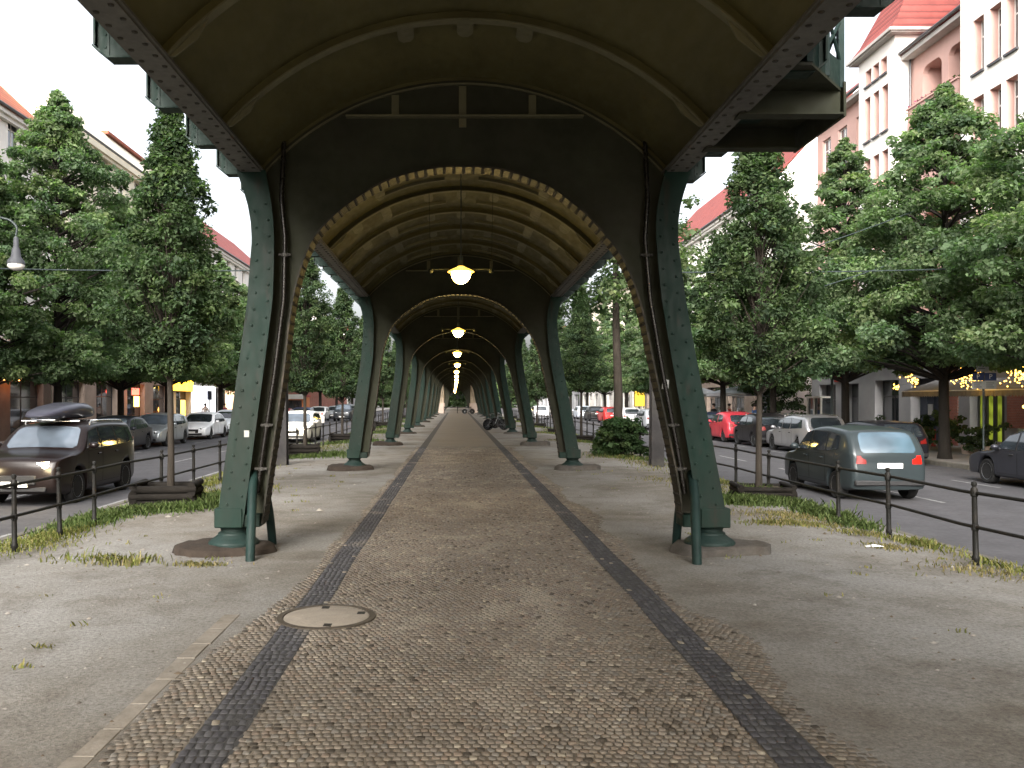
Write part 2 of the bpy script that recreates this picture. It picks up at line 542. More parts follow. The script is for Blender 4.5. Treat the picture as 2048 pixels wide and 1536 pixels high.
SUN_EL, SUN_AZ = R(30), R(192)      # from behind the camera
w = bpy.data.worlds.new('World'); scene.world = w; w.use_nodes = True
nt = w.node_tree
bg = nt.nodes['Background']
sky = nt.nodes.new('ShaderNodeTexSky'); sky.sky_type = 'NISHITA'; sky.sun_disc = False
sky.sun_elevation = SUN_EL; sky.sun_rotation = SUN_AZ
sky.air_density = 1.0; sky.dust_density = 9.0; sky.ozone_density = .6; sky.altitude = 50
hs = nt.nodes.new('ShaderNodeHueSaturation'); hs.inputs['Saturation'].default_value = .30; hs.inputs['Value'].default_value = 1.0
nt.links.new(sky.outputs[0], hs.inputs['Color']); nt.links.new(hs.outputs[0], bg.inputs[0]); bg.inputs[1].default_value = .15
sun = bpy.data.lights.new('sun', 'SUN'); suno = link('sun', sun)
sun.energy = .5; sun.angle = R(70); sun.color = (1, .96, .90)
sd = Vector((math.sin(SUN_AZ) * math.cos(SUN_EL), math.cos(SUN_AZ) * math.cos(SUN_EL), math.sin(SUN_EL)))
suno.rotation_euler = (-sd).to_track_quat('-Z', 'Y').to_euler()
suno.location = sd * 60
scene.view_settings.view_transform = 'Standard'; scene.view_settings.look = 'None'
scene.view_settings.exposure = 2.0; scene.view_settings.gamma = 1
scene.render.engine = 'CYCLES'
scene.cycles.use_denoising = True
scene.cycles.max_bounces = 8; scene.cycles.diffuse_bounces = 4; scene.cycles.transmission_bounces = 4
scene.cycles.sample_clamp_indirect = 6
scene.cycles.blur_glossy = 1

# ------------------------------------------------------------------ ground
rng = np.random.default_rng(7)
KL, KR = -6.55, 6.45           # kerb edges of the central strip
RL, RR = -15.3, 15.35          # outer kerbs
ROADZ, PAVZ = -.25, -.12
g = MB(); g.add([(-700, -400, -.32), (700, -400, -.32), (700, 1200, -.32), (-700, 1200, -.32)], [(0, 1, 2, 3)])
tag(g.build('ground', M['pavement']), kind='structure')

ys = np.concatenate([np.arange(-16, 45, .3), np.arange(45, 246, 3.0)])
xs = np.concatenate([np.arange(KL, -2.3, .19), np.arange(-2.3, 2.5, .6), np.arange(2.5, KR, .19), [KR]])


def strip_z(x, y):
    e = max(0, abs(x) - 4.7) / 1.8
    z = -.13 * min(1, e) ** 1.3
    a = min(1, max(0, (abs(x) - 2.35) / .6))
    z += a * (.030 * mnoise.noise((x * .45, y * .35, 3)) + .012 * mnoise.noise((x * 1.9, y * 1.9, 9)))
    return z


V = np.array([(x, y, strip_z(x, y)) for y in ys for x in xs])
nx = len(xs)
q = np.array([(j * nx + i, j * nx + i + 1, (j + 1) * nx + i + 1, (j + 1) * nx + i) for j in range(len(ys) - 1) for i in range(nx - 1)])
me = np_mesh('gravel_strip', V, q.ravel(), np.full(len(q), 4), M['gravel']); me.shade_smooth()
tag(link('gravel_strip', me), kind='structure')

for nm, a, b in (('road', RL, KL - .14), ('road', KR + .14, RR)):
    m = MB(); m.box(a, b, -60, 260, ROADZ - .05, ROADZ); tag(m.build(nm, M['asphalt']), kind='structure')
for nm, a, b in (('pavement', -24, RL - .16), ('pavement', RR + .16, 24)):
    m = MB(); m.box(a, b, -60, 260, PAVZ - .15, PAVZ); tag(m.build(nm, M['pavement']), kind='structure')
for a, b, zt in ((KL - .14, KL, -.118), (KR, KR + .14, -.118), (RL - .16, RL, PAVZ + .006), (RR, RR + .16, PAVZ + .006)):
    m = MB()
    y = -16
    while y < 200:
        L = 1.0 if y < 60 else 6.0
        L = L + .1 * random.random()
        m.cbox(a, b, y, y + L - .008, ROADZ - .06, zt + random.uniform(-.004, .004), .012); y += L
    tag(m.build('kerb', M['stone']), kind='structure')
m = MB()
for X, w_, step, on in ((-9.75, .10, 6.0, 3.0), (9.85, .10, 6.0, 3.0), (-13.0, .09, 4.5, 2.0), (12.9, .09, 4.5, 2.0), (-7.15, .09, 6.0, 3.0)):
    y = 10.5 if X < 0 else 11.6
    while y < 200:
        m.add([(X - w_ / 2, y, ROADZ + .005), (X + w_ / 2, y, ROADZ + .005), (X + w_ / 2, y + on, ROADZ + .005), (X - w_ / 2, y + on, ROADZ + .005)], [(0, 1, 2, 3)])
        y += step
tag(m.build('lane_markings', M['roadpaint']), kind='structure')

# paving of small stones -------------------------------------------------------
PAL = np.array([(.122, .103, .080), (.115, .099, .080), (.129, .110, .086), (.111, .097, .079), (.124, .100, .077), (.134, .117, .094), (.106, .092, .073), (.118, .108, .092)])
BL, BR, BW = -1.45, 1.605, .135           # band centres and half width


def stones(x0, x1, y0, y1, px, py, gap, palette, zfun, jit=.22, pale=.03, dark=.04, stagger=True):
    nxs = max(1, int(round((x1 - x0) / px))); nys = int((y1 - y0) / py)
    dx = (x1 - x0) / nxs
    J, I = np.meshgrid(np.arange(nys), np.arange(nxs), indexing='ij')
    sh = np.where((J % 2 == 1) & stagger, .5, 0.) * dx
    row_j = rng.normal(0, .10, nys)[:, None] * dx
    cx = x0 + (I + .5) * dx + sh * (1 if stagger else 0) - (dx * .25 if stagger else 0) + row_j + rng.normal(0, jit * .25 * dx, I.shape)
    cy = y0 + (J + .5) * py + rng.normal(0, jit * .25 * py, I.shape) + .02 * np.sin(cx * 2.3 + J * .05)
    hx = (dx / 2 - gap / 2) * rng.uniform(1 - jit, 1.03, I.shape); hy = (py / 2 - gap / 2) * rng.uniform(1 - jit, 1.03, I.shape)
    cx = np.clip(cx, x0 + hx, x1 - hx)
    cx, cy, hx, hy = [a.ravel() for a in (cx, cy, hx, hy)]
    N = len(cx)
    ang = rng.normal(0, .10, N)
    cut = .70
    base = np.array([(-1, -cut), (-cut, -1), (cut, -1), (1, -cut), (1, cut), (cut, 1), (-cut, 1), (-1, cut)])
    P = base[None] * np.stack([hx, hy], 1)[:, None] * rng.uniform(.90, 1.06, (N, 8, 1))
    ca, sa = np.cos(ang)[:, None], np.sin(ang)[:, None]
    X = cx[:, None] + P[..., 0] * ca - P[..., 1] * sa
    Y = cy[:, None] + P[..., 0] * sa + P[..., 1] * ca
    wob = np.array([.022 * mnoise.noise((3.1, b * .55, 1)) for b in cy]); cx = cx + wob; X = X + wob[:, None]
    zt = zfun(cx, cy) + np.array([.004 * mnoise.noise((a * 1.6, b * 1.1, 4)) for a, b in zip(cx, cy)]) + rng.normal(0, .0010, N)
    tilt = rng.normal(0, .022, (N, 2))
    Z = zt[:, None] + P[..., 0] * tilt[:, :1] + P[..., 1] * tilt[:, 1:]
    inset = .92
    Xi = cx[:, None] + (X - cx[:, None]) * inset; Yi = cy[:, None] + (Y - cy[:, None]) * inset
    top = np.stack([Xi, Yi, Z + .001], -1); mid = np.stack([X, Y, Z - .0012], -1)
    bot = np.stack([cx[:, None] + (X - cx[:, None]) * 1.04, cy[:, None] + (Y - cy[:, None]) * 1.04, Z - .022], -1)
    Vv = np.concatenate([top, mid, bot], 1).reshape(-1, 3)
    o = (np.arange(N) * 24)[:, None]
    ft = (o + np.arange(8)[None])
    k = np.arange(8); k2 = (k + 1) % 8
    q1 = np.stack([8 + k, 8 + k2, k2, k], 1); q2 = np.stack([16 + k, 16 + k2, 8 + k2, 8 + k], 1)
    qq = np.concatenate([q1, q2])
    fq = (o[:, :, None] + qq[None]).reshape(-1, 4)
    flat = np.concatenate([ft.ravel(), fq.ravel()]); sizes = np.concatenate([np.full(N, 8), np.full(len(fq), 4)])
    col = palette[rng.integers(0, len(palette), N)] * np.array([1.13, 1.13, 1.16]) * rng.uniform(.88, 1.14, (N, 1))
    col[rng.random(N) < pale] = (.215, .19, .15); col[rng.random(N) < dark] = (.055, .047, .038)
    # worn, dusty patches run over the paving
    patch = np.array([mnoise.noise((x * .9, y * .5, 5)) for x, y in zip(cx, cy)])
    p2 = np.array([mnoise.noise((x * 2.6 + 7, y * 1.6, 8)) for x, y in zip(cx, cy)])
    col = col * (1 + .26 * patch[:, None] + .18 * p2[:, None])
    dust = np.clip((p2 + patch * .6 - .42) * 2.2, 0, .6)[:, None]
    col = col * (1 - dust) + np.array([.20, .18, .15]) * dust
    tint = np.repeat(col, 24, 0)
    return Vv, flat, sizes, tint


def join_np(parts):
    Vs, Fs, Ss, Ts = [], [], [], []; o = 0
    for v, f, s_, t in parts:
        Vs.append(v); Fs.append(f + o); Ss.append(s_); Ts.append(t); o += len(v)
    return np.concatenate(Vs), np.concatenate(Fs), np.concatenate(Ss), np.concatenate(Ts)


flat0 = lambda x, y: np.full(len(x), .016)


def sink(edge_in, edge_out):
    def f(x, y):
        near = np.clip((y - 6.6) / 1.6, 0, 1) if edge_out < 2.3 else 0
        t = np.clip((np.abs(x) - edge_in + .28 * near) / (edge_out - edge_in), 0, 1)
        n = np.array([mnoise.noise((a * 1.2, b * .7, 2)) for a, b in zip(x, y)])
        return .016 - .034 * np.clip(t * 1.1 + n * .55, 0, 1)
    return f


YE = 34.0
DK = np.array([(.058, .057, .059), (.052, .051, .054), (.065, .064, .064), (.048, .047, .049)])
parts = [stones(BL + BW, BR - BW, 2.4, 18, .049, .053, .005, PAL, flat0),
         stones(BL + BW, BR - BW, 18, YE, .075, .09, .009, PAL, flat0),
         stones(BL - BW - .46, BL - BW, 2.4, YE, .054, .054, .006, PAL, sink(1.88, 2.18), pale=.05),
         stones(BR + BW, BR + BW + .55, 2.4, YE, .054, .054, .006, PAL, sink(1.78, 2.35))]
tag(link('cobbled_path', np_mesh('cobbled_path', *join_np(parts)[:3], M['cobble'], join_np(parts)[3])), kind='structure')
parts = []
for c in (BL, BR):
    parts.append(stones(c - BW + .006, c + BW - .006, 2.4, YE, .052, .085, .006, DK, flat0, jit=.12, pale=.012, dark=0, stagger=False))
v, f, s_, t = join_np(parts)
tag(link('dark_paving_band', np_mesh('dark_paving_band', v, f, s_, M['cobble'], t)), kind='structure')
m = MB()
bx = np.concatenate([np.linspace(BL - BW - .5, BL - BW, 8), np.linspace(BR + BW, BR + BW + .6, 9)]); by = np.concatenate([[-16], np.arange(2, YE + .01, .16)])
_x, _y = np.meshgrid(bx, by); _x, _y = _x.ravel(), _y.ravel()
_z = np.where(_x < 0, sink(1.88, 2.18)(_x, _y), sink(1.78, 2.35)(_x, _y)) - .0035
nb_ = len(bx)
m.add(list(zip(_x, _y, _z)), [(j * nb_ + i, j * nb_ + i + 1, (j + 1) * nb_ + i + 1, (j + 1) * nb_ + i) for j in range(len(by) - 1) for i in range(nb_ - 1)])
tag(m.build('path_bedding', M['joint']), kind='structure')
m = MB()
for c in (BL, BR): m.add([(c - BW, -16, .0142), (c + BW, -16, .0142), (c + BW, YE, .0142), (c - BW, YE, .0142)], [(0, 1, 2, 3)])
tag(m.build('band_bedding', paint('dark_joint_sand', (.040, .039, .038), .98, .25, 20, .3)), kind='structure')
m = MB(); m.add([(BL + BW, YE, .016), (BR - BW, YE, .016), (BR - BW, 240, .016), (BL + BW, 240, .016)], [(0, 1, 2, 3)])
tag(m.build('path_far_end', M['farpath']), kind='structure')
m = MB()
for c in (BL, BR): m.add([(c - BW, YE, .0165), (c + BW, YE, .0165), (c + BW, 130, .0165), (c - BW, 130, .0165)], [(0, 1, 2, 3)])
tag(m.build('dark_paving_band', M['farband']), kind='structure')
# pale edging slabs beside the left band
m = MB(); y = 3.6
while y < 7.4:
    L = random.uniform(.34, .52)
    m.cbox(-2.15 + random.uniform(-.012, .012), -2.02 + random.uniform(-.01, .01), y, y + L - .012, -.06, random.uniform(.002, .009), .004); y += L
tag(m.build('stone_edging', M['stonepale']), kind='structure')

# manhole ------------------------------------------------------------------
mx, my = PX(653, 7.26), 7.26
t = thing('manhole_cover', 'round concrete manhole cover in an iron ring set across the left dark paving band', 'manhole', (mx, my, .0))
m = MB(); m.lathe([(.415, .0), (.415, .028), (.365, .029), (.36, .022), (.36, .0)], 48); m.build('ring', paint('rusty_iron_ring', (.060, .050, .038), .7, .25, 14, .3), t, 40)
m = MB(); m.lathe([(.357, .0), (.357, .024), (.34, .0275), (1e-6, .0275)], 48); m.build('lid', paint('manhole_concrete', (.25, .22, .182), .9, .14, 9, .35, dirt=(.17, .145, .115), dirt_amt=.5), t, 40)
m = MB()
for a in (R(100), R(280), R(20)): 
    ca, sa = math.cos(a), math.sin(a)
    m = MB(); m.cbox(ca * .30 - .035, ca * .30 + .035, sa * .30 - .045, sa * .30 + .045, .02, .030, .004)
    m.build('lifting_slot', M['iron'], t)

# pebbles, twigs, crumbs of litter on the gravel
N = 2600
ry = rng.uniform(2.6, 26, N); side = rng.random(N) < .5
rx = np.where(side, rng.uniform(-5.2, -2.0, N), rng.uniform(2.2, 5.8, N))
keep = rng.random(N) < .8 / (1 + ry * .06)
rx, ry = rx[keep], ry[keep]; N = len(rx)
r = rng.gamma(2.0, .0042, N) + .004
up = np.array([(1, 0, 0), (0, 1, 0), (-1, 0, 0), (0, -1, 0), (0, 0, .7), (0, 0, -.5)])
V = (up[None] * r[:, None, None] * rng.uniform(.6, 1.3, (N, 6, 1)))
V[..., 0] *= rng.uniform(.7, 1.8, (N, 1))
zz = np.array([strip_z(a, b) for a, b in zip(rx, ry)])
V = V + np.stack([rx, ry, zz + r * .2], 1)[:, None]
fs = np.array([(0, 1, 4), (1, 2, 4), (2, 3, 4), (3, 0, 4)])
flat = ((np.arange(N) * 6)[:, None, None] + fs[None]).ravel()
c = np.array([(.27, .25, .22), (.20, .18, .155), (.11, .095, .08), (.24, .22, .195), (.10, .075, .05)])[rng.integers(0, 5, N)]
o = link('pebbles', np_mesh('pebbles', V.reshape(-1, 3), flat, np.full(N * 4, 3), M['pebble'], np.repeat(c, 6, 0)))
tag(o, 'small pebbles and crumbs scattered over the gravel beside the path', 'pebbles', kind='stuff')
m = MB(); d = 10.9
lx, ly = PX(1732, d), d
m.add([(0, 0, .004), (.20, -.05, .012), (.25, .05, .005), (.17, .10, .022), (.02, .10, .006), (.11, .03, .028)], [(0, 1, 5), (1, 2, 5), (2, 3, 5), (3, 4, 5), (4, 0, 5)])
o = m.build('paper_scrap', M['paper'], None, 60, (lx, ly, strip_z(lx, ly)))
mod = o.modifiers.new('thickness', 'SOLIDIFY'); mod.thickness = .003
tag(o, 'crumpled scrap of white paper lying on the gravel by the right railing', 'litter')

# ------------------------------------------------------------------ viaduct
Y0, SP = 10.54, 12.45
NP = 20
YP = [Y0 + SP * k for k in range(NP)]
YB, YEND = Y0 - SP * 4, YP[-1] + SP * .85
YPIER = YP[8] + SP * .85
XC, HS, ZS, CRW = -.06, 2.42, 4.65, 5.72
RV = (HS ** 2 + (CRW - ZS) ** 2) / (2 * (CRW - ZS))


def arc_z(x, r=RV): return CRW - RV + math.sqrt(max(0, r * r - (x - XC) ** 2))


via = thing('elevated_railway', 'long dark green riveted steel railway viaduct on leaning columns with vaulted underside', 'viaduct', (0, 0, 0))
# vault: barrel plate with a little sag between ribs
RS = SP / 7
m = MB()
ths = np.linspace(-1, 1, 37); amax = math.asin(HS / RV)
yst = np.arange(YB, YEND + .01, RS / 4)
vs = []
for y in yst:
    ph = ((y - Y0) / RS) % 1
    sag = .035 * math.sin(math.pi * ph) ** 2
    for t in ths:
        a = t * amax; rr = RV + .10 - sag
        vs.append((XC + rr * math.sin(a), y, CRW - RV + rr * math.cos(a)))
n = len(ths)
m.add(vs, [(j * n + i, j * n + i + 1, (j + 1) * n + i + 1, (j + 1) * n + i) for j in range(len(yst) - 1) for i in range(n - 1)])
# straps with rounded ends, and transverse bars on each bay of the vault
for j in range(int((YEND - YB) / RS)):
    yr = YB + j * RS
    if yr > 60: break
    far = yr > Y0 - .1
    for xo in ((-1.95, -1.42, -.62, 0, .62, 1.42, 1.95) if far else (-.62, 0, .62)):
        L = (.62 if abs(xo) != 1.42 else 1.1) if far else .34
        w_ = .085
        pts = []
        for k in range(7):
            yy = yr + .07 + L * k / 6
            ww = w_ * (1 if k < 5 else (.85 if k == 5 else .45))
            for sx in (-1, 1):
                x = XC + xo + sx * ww; pts.append((x, yy, arc_z(x, RV + .018)))
        m.add(pts, [(2 * k, 2 * k + 1, 2 * k + 3, 2 * k + 2) for k in range(6)], 1)
    for x0, x1 in (((-1.5, -.3), (.3, 1.5)) if far else ()):
        yy = yr + RS * .56
        pts = []
        for k in range(7):
            x = XC + x0 + (x1 - x0) * k / 6
            for (dy, dr) in ((-.035, -.0), (.035, 0), (.035, .06), (-.035, .06)): pts.append((x, yy + dy, arc_z(x, RV + .015 + dr)))
        m.add(pts, [(4 * k + a, 4 * k + (a + 1) % 4, 4 * k + 4 + (a + 1) % 4, 4 * k + 4 + a) for k in range(6) for a in range(4)], 1)
m.build('vault', [M['vault'], M['rib']], via, 30, fix=False)

# ribs
rb = MB()
pts = []
for i in range(41):
    a = (-1 + 2 * i / 40) * amax
    for (dy, rr) in ((-.055, RV), (.055, RV), (.055, RV + .016), (-.055, RV + .016), (-.012, RV + .0165), (.012, RV + .0165), (.012, RV + .13), (-.012, RV + .13)):
        pts.append((XC + rr * math.sin(a), dy, CRW - RV + rr * math.cos(a)))
for q, mi in ((0, 0), (4, 1)):
    rb.add(pts, [(8 * i + q + k, 8 * i + q + (k + 1) % 4, 8 * i + 8 + q + (k + 1) % 4, 8 * i + 8 + q + k) for i in range(40) for k in range(4)], mi)
for s in (-1, 1):
    x1, x2 = XC + s * 2.10, XC + s * 2.42
    poly = [(x1, arc_z(x1)), (XC + s * 2.25, arc_z(XC + s * 2.25)), (x2, ZS), (XC + s * 2.38, ZS), (XC + s * 2.20, ZS + .14)]
    rb.prism(poly, -.012, .012)
rbm = rb.mesh('rib', [M['rib'], M['vault']], 35)
y = YB + RS
nr = 0
while y < YEND - .5:
    link('rib', rbm, via, (0, y, 0)); y += RS; nr += 1

# longitudinal girders with riveted bottom flange
FL, FR = (-2.78, -2.48), (2.36, 2.66)
for a, b in (FL, FR):
    m = MB(); s = -1 if a < 0 else 1; c = (a + b) / 2
    m.box(a, b, YB, YEND, ZS - .025, ZS)
    m.box(a + .025, b - .025, YB, YEND, ZS - .045, ZS - .0255)
    m.box(c - .012, c + .012, YB, YEND, ZS + .003, 6.2)
    m.box(c + .0125, c + .10, YB, YEND, ZS + .0025, ZS + .018); m.box(c - .10, c - .0125, YB, YEND, ZS + .0025, ZS + .018)
    yy = 3.0
    while yy < 24:
        for dx in (-.075, .075): m.rivet((c + dx, yy + (.11 if dx > 0 else 0), ZS - .045), (0, 0, -1), .026, .014, 1)
        yy += .22
    m.build('girder', [M['girder'], M['rivet_shade']], via)
    m = MB()       # walkway plate and edge beam
    o_ = -3.31 if s < 0 else 3.22
    x0, x1 = sorted((c + s * .013, o_))
    m.box(x0, x1, YB, YEND, 5.33, 5.36)
    m.build('walkway_plate', M['portal'], via)
    m = MB()
    m.box(o_ - .015, o_ + .015, YB, YEND, 5.28, 5.80)
    x0, x1 = sorted((o_ - s * .015, o_ - s * .13)); m.box(x0, x1, YB, YEND, 5.28, 5.302)
    x0, x1 = sorted((o_ + s * .02, o_ - s * .14)); m.box(x0, x1, YB, YEND, 5.80, 5.83)
    m.build('edge_beam', M['green'], via)
m = MB(); m.box(-2.7, 2.6, YB, YEND, 6.2, 6.35); m.build('track_deck', M['girder'], via)

# cantilever brackets under the walkway
for s in (-1, 1):
    m = MB(); gi = -2.63 if s < 0 else 2.51; ou = -3.30 if s < 0 else 3.21
    u = lambda t: gi + (ou - gi) * t
    m.prism([(u(.03), ZS + .17), (u(.80), ZS + .17), (u(.96), ZS + .27), (u(.96), 5.275), (u(.03), 5.295)], -.008, .008)
    x0, x1 = sorted((u(.05), u(.80))); m.box(x0, x1, -.085, .085, ZS + .155, ZS + .1695)
    m.add([(u(.79), -.07, ZS + .150), (u(.79), .07, ZS + .150), (u(.995), .07, ZS + .263), (u(.995), -.07, ZS + .263), (u(.79), -.07, ZS + .169), (u(.79), .07, ZS + .169), (u(.995), .07, ZS + .282), (u(.995), -.07, ZS + .282)], [(0, 1, 2, 3), (4, 5, 6, 7), (0, 1, 5, 4), (1, 2, 6, 5), (2, 3, 7, 6), (3, 0, 4, 7)])
    x0, x1 = sorted((u(.965), u(.99))); m.box(x0, x1, -.05, .05, ZS + .284, 5.278)
    x0, x1 = sorted((u(.80), u(.83))); m.box(x0, x1, -.016, -.009, ZS + .19, 5.27)
    for zz in np.arange(ZS + .27, 5.2, .11): m.rivet((u(.85), -.0085, zz), (0, -1, 0), .012, .008)
    bm_ = m.mesh('bracket', M['green'])
    near = [(8.74 if s < 0 else 9.07) + 1.27 * k for k in range(-3, 46)]
    for yy in near: link('bracket', bm_, via, (0, yy, 0))
m = MB()
# inspection platform on the right, with end panel and railing
pb = MB()
pb.prism([(2.53, 7.6), (3.0, 7.6), (3.55, 8.25), (3.55, 9.40), (2.53, 9.40)], 4.82, 4.85, 'z')
for yb in (8.25, 9.35):
    pb.box(2.55, 3.53, yb - .02, yb + .02, 4.60, 4.8185); pb.box(2.55, 3.54, yb - .08, yb + .08, 4.58, 4.5985)
pb.box(3.551, 3.575, 8.20, 9.43, 4.57, 4.90)
pf = pb.build('inspection_platform', M['portal'], via)
P3 = [(2.98, 7.62), (3.27, 7.95), (3.54, 8.25), (3.54, 8.82), (3.54, 9.38)]
pr = MB()
for x, y in P3: pr.box(x - .028, x + .028, y - .028, y + .028, 4.852, 5.56)
for (x0, y0_), (x1, y1_) in zip(P3[:-1], P3[1:]):
    dx, dy = (x1 - x0), (y1_ - y0_); L_ = math.hypot(dx, dy); nx2, ny2 = -dy / L_ * .008, dx / L_ * .008
    for z0_, z1_ in ((4.853, 5.10), (5.50, 5.55)):
        pr.prism([(x0 + nx2, y0_ + ny2), (x1 + nx2, y1_ + ny2), (x1 - nx2, y1_ - ny2), (x0 - nx2, y0_ - ny2)], z0_, z1_, 'z')
    pr.tube([(x0, y0_, 5.10), (x1, y1_, 5.50)], .016, 6); pr.tube([(x1, y1_, 5.10), (x0, y0_, 5.50)], .016, 6)
pr.build('platform_railing', M['green2'], pf)

# columns ------------------------------------------------------------------
# measured edges of the flat face: z -> (outer, inner)
CL = [(.33, -3.07, -2.775), (1.24, -2.945, -2.65), (3.08, -2.683, -2.404), (3.82, -2.66, -2.386), (4.2, -2.69, -2.41), (4.70, -2.86, -2.50)]
CR = [(.33, 3.16, 2.845), (1.24, 2.985, 2.695), (3.08, 2.632, 2.368), (3.82, 2.565, 2.30), (4.2, 2.58, 2.30), (4.70, 2.74, 2.42)]
IN = [(-2.55, .34), (-2.47, .935), (-2.30, 2.10), (-2.18, 3.08), (-2.0, 3.70), (-1.82, 3.98), (-1.507, 4.27), (-1.02, 4.565), (-.50, 4.71), (-.076, 4.74),
      (.42, 4.70), (.95, 4.52), (1.287, 4.29), (1.54, 4.06), (1.895, 3.62), (2.13, 3.02), (2.33, 2.10), (2.57, .95), (2.655, .34)]
# the edges above were measured as if they lay in the middle plane; bring them to the front plates
toc = lambda x, k: CX + (x - CX) * k
CL = [(CZ + (z - CZ) * .981 if z > .5 else z, toc(a, .981), toc(b, .981)) for z, a, b in CL]
CR = [(CZ + (z - CZ) * .981 if z > .5 else z, toc(a, .981), toc(b, .981)) for z, a, b in CR]
IN = [(toc(x, .986), CZ + (z - CZ) * .986) for x, z in IN]
INC = catmull(IN, 6)


def edge(tab, z, k):
    return float(np.interp(z, [r[0] for r in tab], [r[k] for r in tab]))


ZL = [.33, .8, 1.24, 1.9, 2.5, 3.08, 3.45, 3.82, 4.0, 4.2, 4.35, 4.45, 4.54, 4.63]


def sm_edge(tab, z, k):
    # soften the corners of the measured polyline
    return sum(edge(tab, z + dz, k) for dz in (-.16, -.08, 0, .08, .16)) / 5 if .6 < z < 4.5 else edge(tab, z, k)


def column_mesh(tab, s, rivets):
    m = MB()
    E = [(sm_edge(tab, z, 1), sm_edge(tab, z, 2), z) for z in ZL]
    out = [(a, z) for a, b, z in E]; inn = [(b, z) for a, b, z in E]
    poly = out + inn[::-1]
    m.prism(poly, -.205, -.185); m.prism(poly, .185, .205)
    mid = [((a + b) / 2, z) for a, b, z in E]
    m.prism([(x - .012, z) for x, z in mid] + [(x + .012, z) for x, z in mid[::-1]], -.1845, .1845)
    # outer flange standing proud behind the face plate
    fl = [(x + s * (.045 if z < 3.3 else max(.004, .045 - (z - 3.3) * .07)), z) for x, z in out]
    m.prism([(x - s * .006, z) for x, z in out] + fl[::-1], -.15, .15)
    if rivets:
        z = .5; k = 0
        while z < 4.3:
            a, b = sm_edge(tab, z, 1), sm_edge(tab, z, 2)
            f = .22 if k % 2 else .78
            m.rivet((a + (b - a) * f, -.205, z), (0, -1, 0), .019, .013)
            z += .098; k += 1
    return m.mesh('column', M['green'])


def shoe_mesh(tab, s):
    m = MB()
    a, b = edge(tab, .33, 1), edge(tab, .33, 2)
    x0, x1 = sorted((a + s * .052, b - s * -.004))
    m.cbox(x0, x1, -.222, .222, .315, .55, .010)
    x0, x1 = sorted((b - s * .002, b - s * .20)); m.cbox(x0, x1, -.17, .17, .318, .47, .010)
    return m.mesh('column_shoe', M['green'])


def pedestal_mesh(tab, s):
    m = MB()
    cx_ = (edge(tab, .33, 1) + edge(tab, .33, 2)) / 2 + s * .015
    m.lathe([(.20, .315), (.16, .285), (.155, .255), (.185, .235), (.19, .215), (.23, .18), (.27, .155), (.295, .135), (.305, .115), (.305, .09), (.29, .07)], 32, (cx_, 0, 0))
    return m.mesh('pedestal', M['green2']), cx_


def plinth_mesh(s, dirt):
    """half-buried footing: a low rough mound falling towards the path"""
    m = MB(); ring = []
    r0 = random.Random(5 + s)
    lev = [(.40, .098), (.50, .094), (.565, .062), (.60, -.06)]
    n = 28
    vs = [(0, 0, .1)]
    for rr, z in lev:
        for k in range(n):
            a = 2 * math.pi * k / n
            q = (abs(math.cos(a)) ** 4 + abs(math.sin(a)) ** 4) ** -.25
            f = rr * (.9 + .1 * q) * (1 + .05 * r0.uniform(-1, 1) + .09 * math.sin(2 * a + 1) + .06 * math.sin(3 * a + 2))
            x = math.cos(a) * f * (1.15 if math.cos(a) * s > 0 else .8); yv = math.sin(a) * f * .78
            vs.append((x, yv, z + .035 * max(0, x * s) + r0.uniform(-.010, .010)))
    fs = [(0, 1 + k, 1 + (k + 1) % n) for k in range(n)]
    for l in range(len(lev) - 1):
        for k in range(n):
            fs.append((1 + l * n + k, 1 + l * n + (k + 1) % n, 1 + (l + 1) * n + (k + 1) % n, 1 + (l + 1) * n + k))
    m.add(vs, fs)
    return m.mesh('plinth', M['plinth_brown'] if s < 0 else M['concrete'], 50)


def portal_mesh(rivets):
    m = MB()
    up = [(sm_edge(CL, z, 2) - .06, z) for z in (.36, 1.24, 2.2, 3.08, 3.82, 4.2, 4.62)]
    ar = [(XC + (RV + .06) * math.sin(t * amax), CRW - RV + (RV + .06) * math.cos(t * amax)) for t in np.linspace(-.985, .985, 25)]
    dn = [(sm_edge(CR, z, 2) + .06, z) for z in (4.62, 4.2, 3.82, 3.08, 2.2, 1.24, .36)]
    m.prism(up + ar + dn + INC[::-1], -.014, .014)
    for s0 in (-1, 1):
        pass
    m.box(-1.50, 1.40, -.10, -.0145, 5.31, 5.332, 1)       # stiffening angle under the vault
    m.box(-.12, -.03, -.03, -.0145, 5.20, 5.308, 1)
    for x in (-.9, -.075, .78): m.box(x - .045, x + .045, -.035, -.0145, 5.336, arc_z(x) - .02, 1)
    return m.mesh('portal_plate', [M['portal'], M['rib']])


